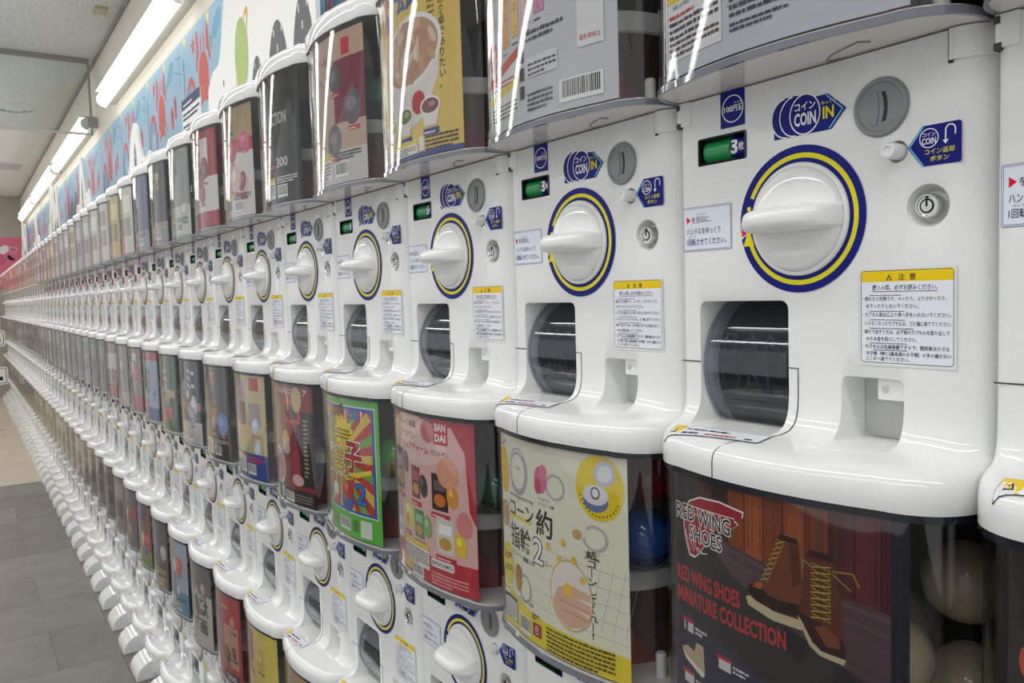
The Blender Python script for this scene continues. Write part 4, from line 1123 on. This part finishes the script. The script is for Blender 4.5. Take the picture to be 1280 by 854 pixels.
for i in range(28):
    for j in range(6):
        x = -7.35+TSZ*(i+.5)
        y = WALL_Y-TSZ*(j+.5)+(TSZ/2 if i % 2 else 0)-TSZ/2
        if x > 3.2: continue
        q_ = random.randrange(5)
        o = tile_mesh[q_] if first[q_] else tile_mesh[q_].copy()
        if not first[q_]: COL.objects.link(o)
        first[q_] = False
        o.parent = floor
        o.location = (x, y, 0)
        o.rotation_euler = (0, 0, random.choice((0, PI/2, PI)))
bf = G().box(END_X, -7.352, -4.5, WALL_Y-.001, -.0045, .0).obj('beige_flooring', floor_m2, floor, smooth=False)
struct('wall_back', G().box(END_X, 3.5, WALL_Y, WALL_Y+.1, -.06, CEIL).obj('wall_back', 'wall', smooth=False), 'cream wall behind the machines')
struct('wall_end', G().box(END_X-.1, END_X, -4.5, WALL_Y+.1, -.06, CEIL).obj('wall_end', 'endwall', smooth=False), 'grey-beige wall closing the far end of the aisle')
ceiling = struct('ceiling', G().box(END_X, 3.5, -4.5, WALL_Y+.1, CEIL, CEIL+.08).obj('ceiling', 'ceil', smooth=False), 'speckled grey acoustic ceiling')
struct('trim_1', G().box(END_X, 3.5, WALL_Y-.012, WALL_Y, CEIL-.03, CEIL).obj('trim_1', 'ceiltrim', smooth=False), 'narrow grey moulding between wall and ceiling')

# blue seaside wallpaper, one panel after another
def wp(x, z, l): return Vector((x, -l, z))
def wallpaper():
    p = Print(); W_ = .876; B = (146, 182, 206); RD = (200, 82, 76); LB_ = (104, 160, 196)
    H = .71
    p.rect(0, 0, W_-.002, H, B).rect(W_-.006, 0, .004, H, (176, 206, 226))
    def fish(x, y, s_): p.ell(x, y, .10*s_, .05*s_, LB_, .5).poly([(x-.09*s_, y-.04*s_), (x-.16*s_, y-.02*s_), (x-.12*s_, y-.11*s_)], LB_)
    fish(.60, .62, .8); fish(.50, .12, .8)
    # crab with raised claws
    cx, cz = .36, .46
    p.ell(cx, cz, .085, .105, RD, 0, 26)
    for s_ in (-1, 1):
        p.ell(cx+s_*.085, cz+.155, .022, .065, RD, s_*-.15).ell(cx+s_*.105, cz+.09, .016, .05, RD, s_*.25).ell(cx+s_*.025, cz+.14, .010, .045, RD)
        p.poly([(cx+s_*.05, cz-.08), (cx+s_*.085, cz-.13), (cx+s_*.02, cz-.10)], RD).line(cx+s_*.07, cz-.03, cx+s_*.115, cz-.10, .014, RD)
        p.ell(cx+s_*.03, cz-.02, .006, .008, (150, 50, 50))
    # sandals
    for dx in (0, .075): p.ell(.60+dx, .40+dx*.5, .030, .060, (196, 74, 80), .12).ell(.60+dx, .42+dx*.5, .016, .02, (120, 60, 70))
    # rainbow
    p.arc(.13, .34, .075, .105, 0, 180, RD, 24, 1.6).arc(.13, .34, .045, .082, 0, 180, LB_, 24, 1.6).rect(.025, .27, .030, .07, RD).rect(.205, .27, .030, .07, RD).rect(.05, .27, .034, .07, LB_).rect(.178, .27, .034, .07, LB_)
    # parasol pole, starfish, waves
    p.line(.01, .20, .01, .62, .010, (80, 100, 126)).line(.79, .70, .80, .50, .006, (96, 140, 180)).line(.72, .66, .84, .64, .006, (96, 140, 180)).line(.70, .60, .84, .56, .005, (96, 140, 180))
    for sx, sz in ((.20, .63), (.20, .10), (.78, .20)):
        st = []
        for i in range(10):
            a = PI/2+2*PI*i/10; r_ = .040 if i % 2 == 0 else .017
            st.append((sx+r_*math.cos(a), sz+r_*1.2*math.sin(a)))
        p.poly(st, RD)
    p.poly([(.44, .70), (.50, .70), (.47, .64)], (226, 220, 120)).poly([(.02, .70), (.07, .70), (.05, .65)], (226, 220, 120))
    p.line(.62, .26, .70, .30, .008, (90, 120, 160)).line(.64, .20, .74, .22, .006, (90, 120, 160))
    return p
wall_proto = wallpaper().build('wallpaper_panel', wp, thick=.0008, m='paper')
nwp = 17
for i in range(nwp):
    o = wall_proto if i == 0 else wall_proto.copy()
    if i: COL.objects.link(o)
    x = -3.602-.876*(i+1)+.876*3
    o.location = (max(x, END_X+.001), WALL_Y-.0006, 1.98)
    if x < END_X: bpy.data.objects.remove(o); continue
    rank = i-2
    if i <= 3: lab = ['blue crab wallpaper panel beyond the right picture edge', 'blue crab wallpaper panel right of the planet board', 'blue crab wallpaper panel mostly behind the planet board', 'blue crab wallpaper panel nearest that shows a whole crab'][i]
    elif i <= 7: lab = 'blue crab wallpaper panel, %s after the nearest whole crab' % ['first', 'second', 'third', 'fourth'][i-4]
    else: lab = 'narrow distant blue crab wallpaper panel towards the far wall'
    tag(o, lab, 'wallpaper', 'blue seaside wallpaper panels')
# pink wallpaper on the end wall
p = Print(); r = random.Random(4)
p.rect(0, 0, 2.6, .86, (222, 120, 144))
for i in range(26):
    x, y = r.uniform(.1, 2.5), r.uniform(.08, .78)
    p.ell(x, y, .085, .06, (236, 232, 230) if i % 2 else (214, 100, 130), r.random(), 18)
    if i % 3 == 0: p.ell(x+.12, y+.05, .030, .045, (40, 36, 40), .6, 12).ell(x+.16, y+.02, .030, .020, (40, 36, 40), .2, 12)
for x, y in ((2.45, .66), (2.2, .46), (2.42, .30), (2.1, .70)): p.arc(x, y, .05, .065, 0, 360, (240, 180, 196), 20, .8)
o = p.build('pink_wallpaper', lambda x, z, l: Vector((l, x, z)), m='paper')
o.location = (END_X+.0008, WALL_Y-2.602, 1.74)
tag(o, 'pink patterned wallpaper on the far end wall', 'wallpaper')

# cut-out boards standing on the machines: white hills with planets
def board(x0, z0, y, W_, shape, deco, label, flip=1):
    root = empty('cutout_board', (x0, y, z0))
    tag(root, label, 'display board', 'white cut-out boards on top of the machines')
    pts = [(a*W_, b) for a, b in shape]
    g = G().prism(pts, 0, .012)
    o = g.obj('panel', 'board', root, smooth=False)
    p = Print()
    deco(p, W_)
    p.build('printing', lambda x, z, l: Vector((x, -.0006-l, z)), root, m='paper')
def smooth_shape(ctrl, n=6):
    out = []
    m_ = len(ctrl)
    for i in range(m_-1):
        p0 = ctrl[max(0, i-1)]; p1 = ctrl[i]; p2 = ctrl[i+1]; p3 = ctrl[min(m_-1, i+2)]
        for j in range(n):
            t = j/n
            q_ = []
            for d in (0, 1):
                q_.append(.5*((2*p1[d])+(-p0[d]+p2[d])*t+(2*p0[d]-5*p1[d]+4*p2[d]-p3[d])*t*t+(-p0[d]+3*p1[d]-3*p2[d]+p3[d])*t**3))
            out.append(tuple(q_))
    out.append(ctrl[-1])
    return out
HILL = smooth_shape([(0, 0), (0, .22), (.06, .30), (.16, .33), (.24, .50), (.34, .66), (.46, .64), (.58, .48), (.70, .47), (.80, .56), (.90, .60), (1, .58)])+[(1, 0)]
PEAK = smooth_shape([(0, 0), (0, .16), (.10, .26), (.22, .24), (.32, .30), (.42, .50), (.52, .56), (.60, .50), (.68, .32), (.80, .28), (.90, .30), (1, .16)])+[(1, 0)]
GR_ = (96, 96, 100)
def hump(p, x, w_, h, c, dots=True, base=0):
    p.poly([(x+w_*(i/12-.5), base+h*math.sqrt(max(0, 1-(i/6-1)**2))) for i in range(13)], c)
    if dots:
        for i in range(9): p.rect(x+w_*(-.27+.065*i), base+h*(.22+.16*(i*2 % 5)), w_*.035, h*.07, (226, 226, 226), i > 0)
def planets(p, W_):
    p.ell(.40*W_, .28, .070, .115, (168, 196, 120), 0, 26)
    p.arc(.40*W_, .28, .125, .148, 100, 400, (226, 172, 56), 30, .22, 1.05)
    hump(p, .16*W_, .13, .14, (150, 168, 178), False); hump(p, .36*W_, .16, .20, (150, 168, 178), False); hump(p, .54*W_, .14, .24, GR_); hump(p, .72*W_, .20, .29, GR_, True); hump(p, .91*W_, .18, .30, GR_)
    p.ell(.80*W_, .50, .038, .075, (150, 132, 112), 0, 18)
    for x, y in ((.20, .24), (.22, .17), (.58, .40), (.90, .52)): p.ell(x*W_, y, .006, .012, (60, 60, 64), 0, 8)
def rocket(p, W_):
    c = .52*W_
    p.poly([(c-.030, .20), (c-.034, .34), (c, .44), (c+.034, .34), (c+.030, .20)], (96, 104, 116)).ell(c, .34, .014, .018, (150, 190, 210), 0, 12).rect(c-.034, .24, .068, .022, (214, 176, 60)).poly([(c-.03, .20), (c-.06, .16), (c+.06, .16), (c+.03, .20)], (214, 176, 60))
    hump(p, .16*W_, .12, .16, GR_); hump(p, .50*W_, .14, .13, (150, 160, 168), False); hump(p, .74*W_, .14, .15, GR_); p.ell(.15*W_, .22, .03, .035, (226, 200, 140))
    for x, y in ((.36, .26), (.70, .26), (.64, .18)): p.ell(x*W_, y, .006, .012, (60, 60, 64), 0, 8)
def rocket_low(p, W_):
    rocket(p, W_)
    p.v = [(a, b*.74, c) for a, b, c in p.v]
LIDTOP = ZDIAL+TOPZ+.028
names = ['white cut-out board with a green ringed planet behind the nearer cases', 'white cut-out board with a small rocket, second along the row', 'white peaked cut-out board, third along the row', 'white cut-out board, fourth along the row', 'white cut-out board, fifth along the row', 'white cut-out board, last before the pink wall']
for i, (x, W_, sh, de) in enumerate(((-2.57, 1.05, HILL, planets), (-4.50, .95, [(a, b*.74) for a, b in PEAK], rocket_low), (-6.53, .85, PEAK, rocket), (-8.75, .95, HILL, planets), (-10.8, .9, PEAK, rocket), (-12.9, .9, HILL, planets))):
    board(x, LIDTOP, .17, W_, sh, de, names[i])
# small price card standing on a lid
root = empty('price_card', (-2.085, -.030, LIDTOP-.001))
tag(root, 'small white card with navy header on a top-tier lid', 'card')
G().box(0, .215, -.001, .001, 0, .10).obj('card_sheet', 'board', root, smooth=False)
p = Print().rect(0, .072, .215, .028, (30, 36, 90)).greek(.020, .080, .17, .012, 1, (226, 228, 240), 3).greek(.012, .040, .19, .026, 2, (50, 54, 100), 5, ).greek(.012, .006, .12, .026, 2, (60, 60, 80), 6)
p.build('card_print', lambda x, z, l: Vector((x, -.0014-l, z)), root, m='paper')

# ------------------------------------------------------------------ lamps along the wall
def wall_lamp(x0, x1, label):
    root = empty('wall_lamp', (x0, WALL_Y, 2.80))
    tag(root, label, 'lamp', 'linear wall lamps above the wallpaper')
    L = x0-x1
    G().box(-L, 0, -.062, 0, -.022, .048).box(-L, 0, -.120, 0, .0505, .060).obj('housing_and_light_stop', 'lampgrey', root, smooth=False)  # upper box is added over the diffuser to block its upward light
    n = 10
    pr_ = [(-.060, .050)]+[(-.060-.052*math.sin(PI*i/n), .005+.045*math.cos(PI*i/n)) for i in range(n+1)]
    g = G().prism([(a, b) for a, b in pr_], -L+.008, -.008, 'yz')
    g.obj('diffuser', 'walllamp', root, angle=40)
    for a, m__ in ((-L, 'walllamp'), (-.008, 'board')): G().prism([(-.058, .052)]+[(-.060-.055*math.sin(PI*i/n), .005+.048*math.cos(PI*i/n)) for i in range(n+1)], a, a+.008, 'yz').obj('end_cap', m__, root, smooth=False)
wall_lamp(1.9, -.6, 'linear lamp on the wall, out of view behind the camera')
wall_lamp(-.9, -3.1, 'linear lamp on the wall above the near columns')
wall_lamp(-3.31, -5.50, 'longest bright linear wall lamp, nearest in the picture')
wall_lamp(-6.34, -8.60, 'linear wall lamp seen partly through the hanging glass')
wall_lamp(-8.80, -11.40, 'third linear wall lamp, just beyond the glass')
wall_lamp(-11.60, -13.95, 'farthest linear wall lamp, near the end wall')
# ceiling lamps over the aisle
def ceiling_lamp(x, y, L, label):
    root = empty('ceiling_lamp', (x, y, CEIL))
    tag(root, label, 'lamp', 'linear ceiling lamps over the aisle')
    G().box(-L/2, L/2, -.11, .11, -.03, 0).obj('tray', 'lampgrey', root, smooth=False)
    p_ = [(-.10, -.030)]+[(-.10*math.cos(PI*i/8), -.032-.028*math.sin(PI*i/8)) for i in range(9)]+[(.10, -.030)]
    G().prism(p_, -L/2+.02, L/2-.02, 'yz').obj('diffuser', 'lamp', root)
n_ = 0
for j, y in enumerate((-.95, -2.5)):
    for i in range(8):
        ceiling_lamp(2.0-2.2*i, y, 2.12, 'linear ceiling lamp over the aisle, outside the picture')

# ------------------------------------------------------------------ hanging smoke screen, ceiling fittings
root = empty('smoke_screen', (-6.30, .29, 2.715))
tag(root, 'glass smoke screen hanging from the ceiling across the aisle', 'glass screen')
G().box(-.003, .003, -3.2, -.01, .012, CEIL-2.715-.03).obj('glass_pane', 'pane', root, smooth=False)
G().box(-.014, .014, -3.2, 0, CEIL-2.715-.035, CEIL-2.715).obj('top_rail', 'ceiltrim', root, smooth=False)
G().box(-.009, .009, -3.2, .0, 0, .014).obj('bottom_rail', 'lampgrey', root, smooth=False)
G().box(-.010, .010, -.014, 0, .0, CEIL-2.715).obj('end_post', 'ceiltrim', root, smooth=False)
root = empty('air_diffuser', (-8.22, -.09, CEIL))
tag(root, 'round white ceiling air diffuser', 'vent')
for i, (a, b, h0, h1) in enumerate(((.20, .15, -.004, -.018), (.14, .10, -.012, -.030), (.09, .05, -.02, -.040), (.04, .0, -.03, -.045))):
    G().lathe([(a, 0), (a, h0), (b, h1), (b, h1+.006), (a-.01, h0+.003 if h0+.003 < 0 else -.0005)], axis='z', n=36).obj('ring', 'board', root)
root = empty('ceiling_fitting', (-5.13, .215, CEIL))  # small rectangular ceiling fitting; it gives no light
tag(root, 'small beige rectangular fitting on the ceiling', 'fitting')
G().box(-.06, .06, -.035, .035, -.018, 0).obj('cover', mat('beige_cover', (190, 182, 150), .4), root)
G().box(-.055, .055, -.030, .030, -.021, -.0175).obj('lens', mat('pale_lens', (206, 198, 170), .3), root)
root = empty('ceiling_panel', (-11.8, -.11, CEIL))
tag(root, 'flat square panel lamp on the far ceiling', 'panel')
G().box(-.3, .3, -.3, .3, -.012, 0).obj('frame', 'board', root, smooth=False)
G().box(-.27, .27, -.27, .27, -.014, -.011).obj('plate', 'lgrey', root, smooth=False)

# ------------------------------------------------------------------ notice stand in the aisle, far left
root = empty('notice_stand', (-11.0, -.36, 0))
tag(root, 'white notice stand with two black-marked cards at the far left edge', 'sign')
G().lathe([(.12, 0), (.12, .012), (.02, .02), (.012, .03), (.012, 1.15), (0, 1.152)], axis='z', n=20).obj('pole', 'lgrey', root)
for z0, z1, y1 in ((1.0, 1.19, .19), (.54, .75, .195)):
    c = G().prism(rrect(-.19, y1, z0, z1, .03), .012, .022, 'yz').obj('card', 'board', root, smooth=False)
    p = Print().poly(rrect(-.17, y1-.015, z0+.015, z1-.015, .02), (30, 30, 32)).poly(rrect(-.163, y1-.022, z0+.022, z1-.022, .015), (232, 232, 230)).rect(.09, z0+.05, .05, .045, (40, 40, 42)).greek(-.15, z0+.05, .2, .09, 3, (60, 60, 62), 3)
    p.build('card_print', lambda y, z, l: Vector((.0226+l, y, z)), c, m='paper')
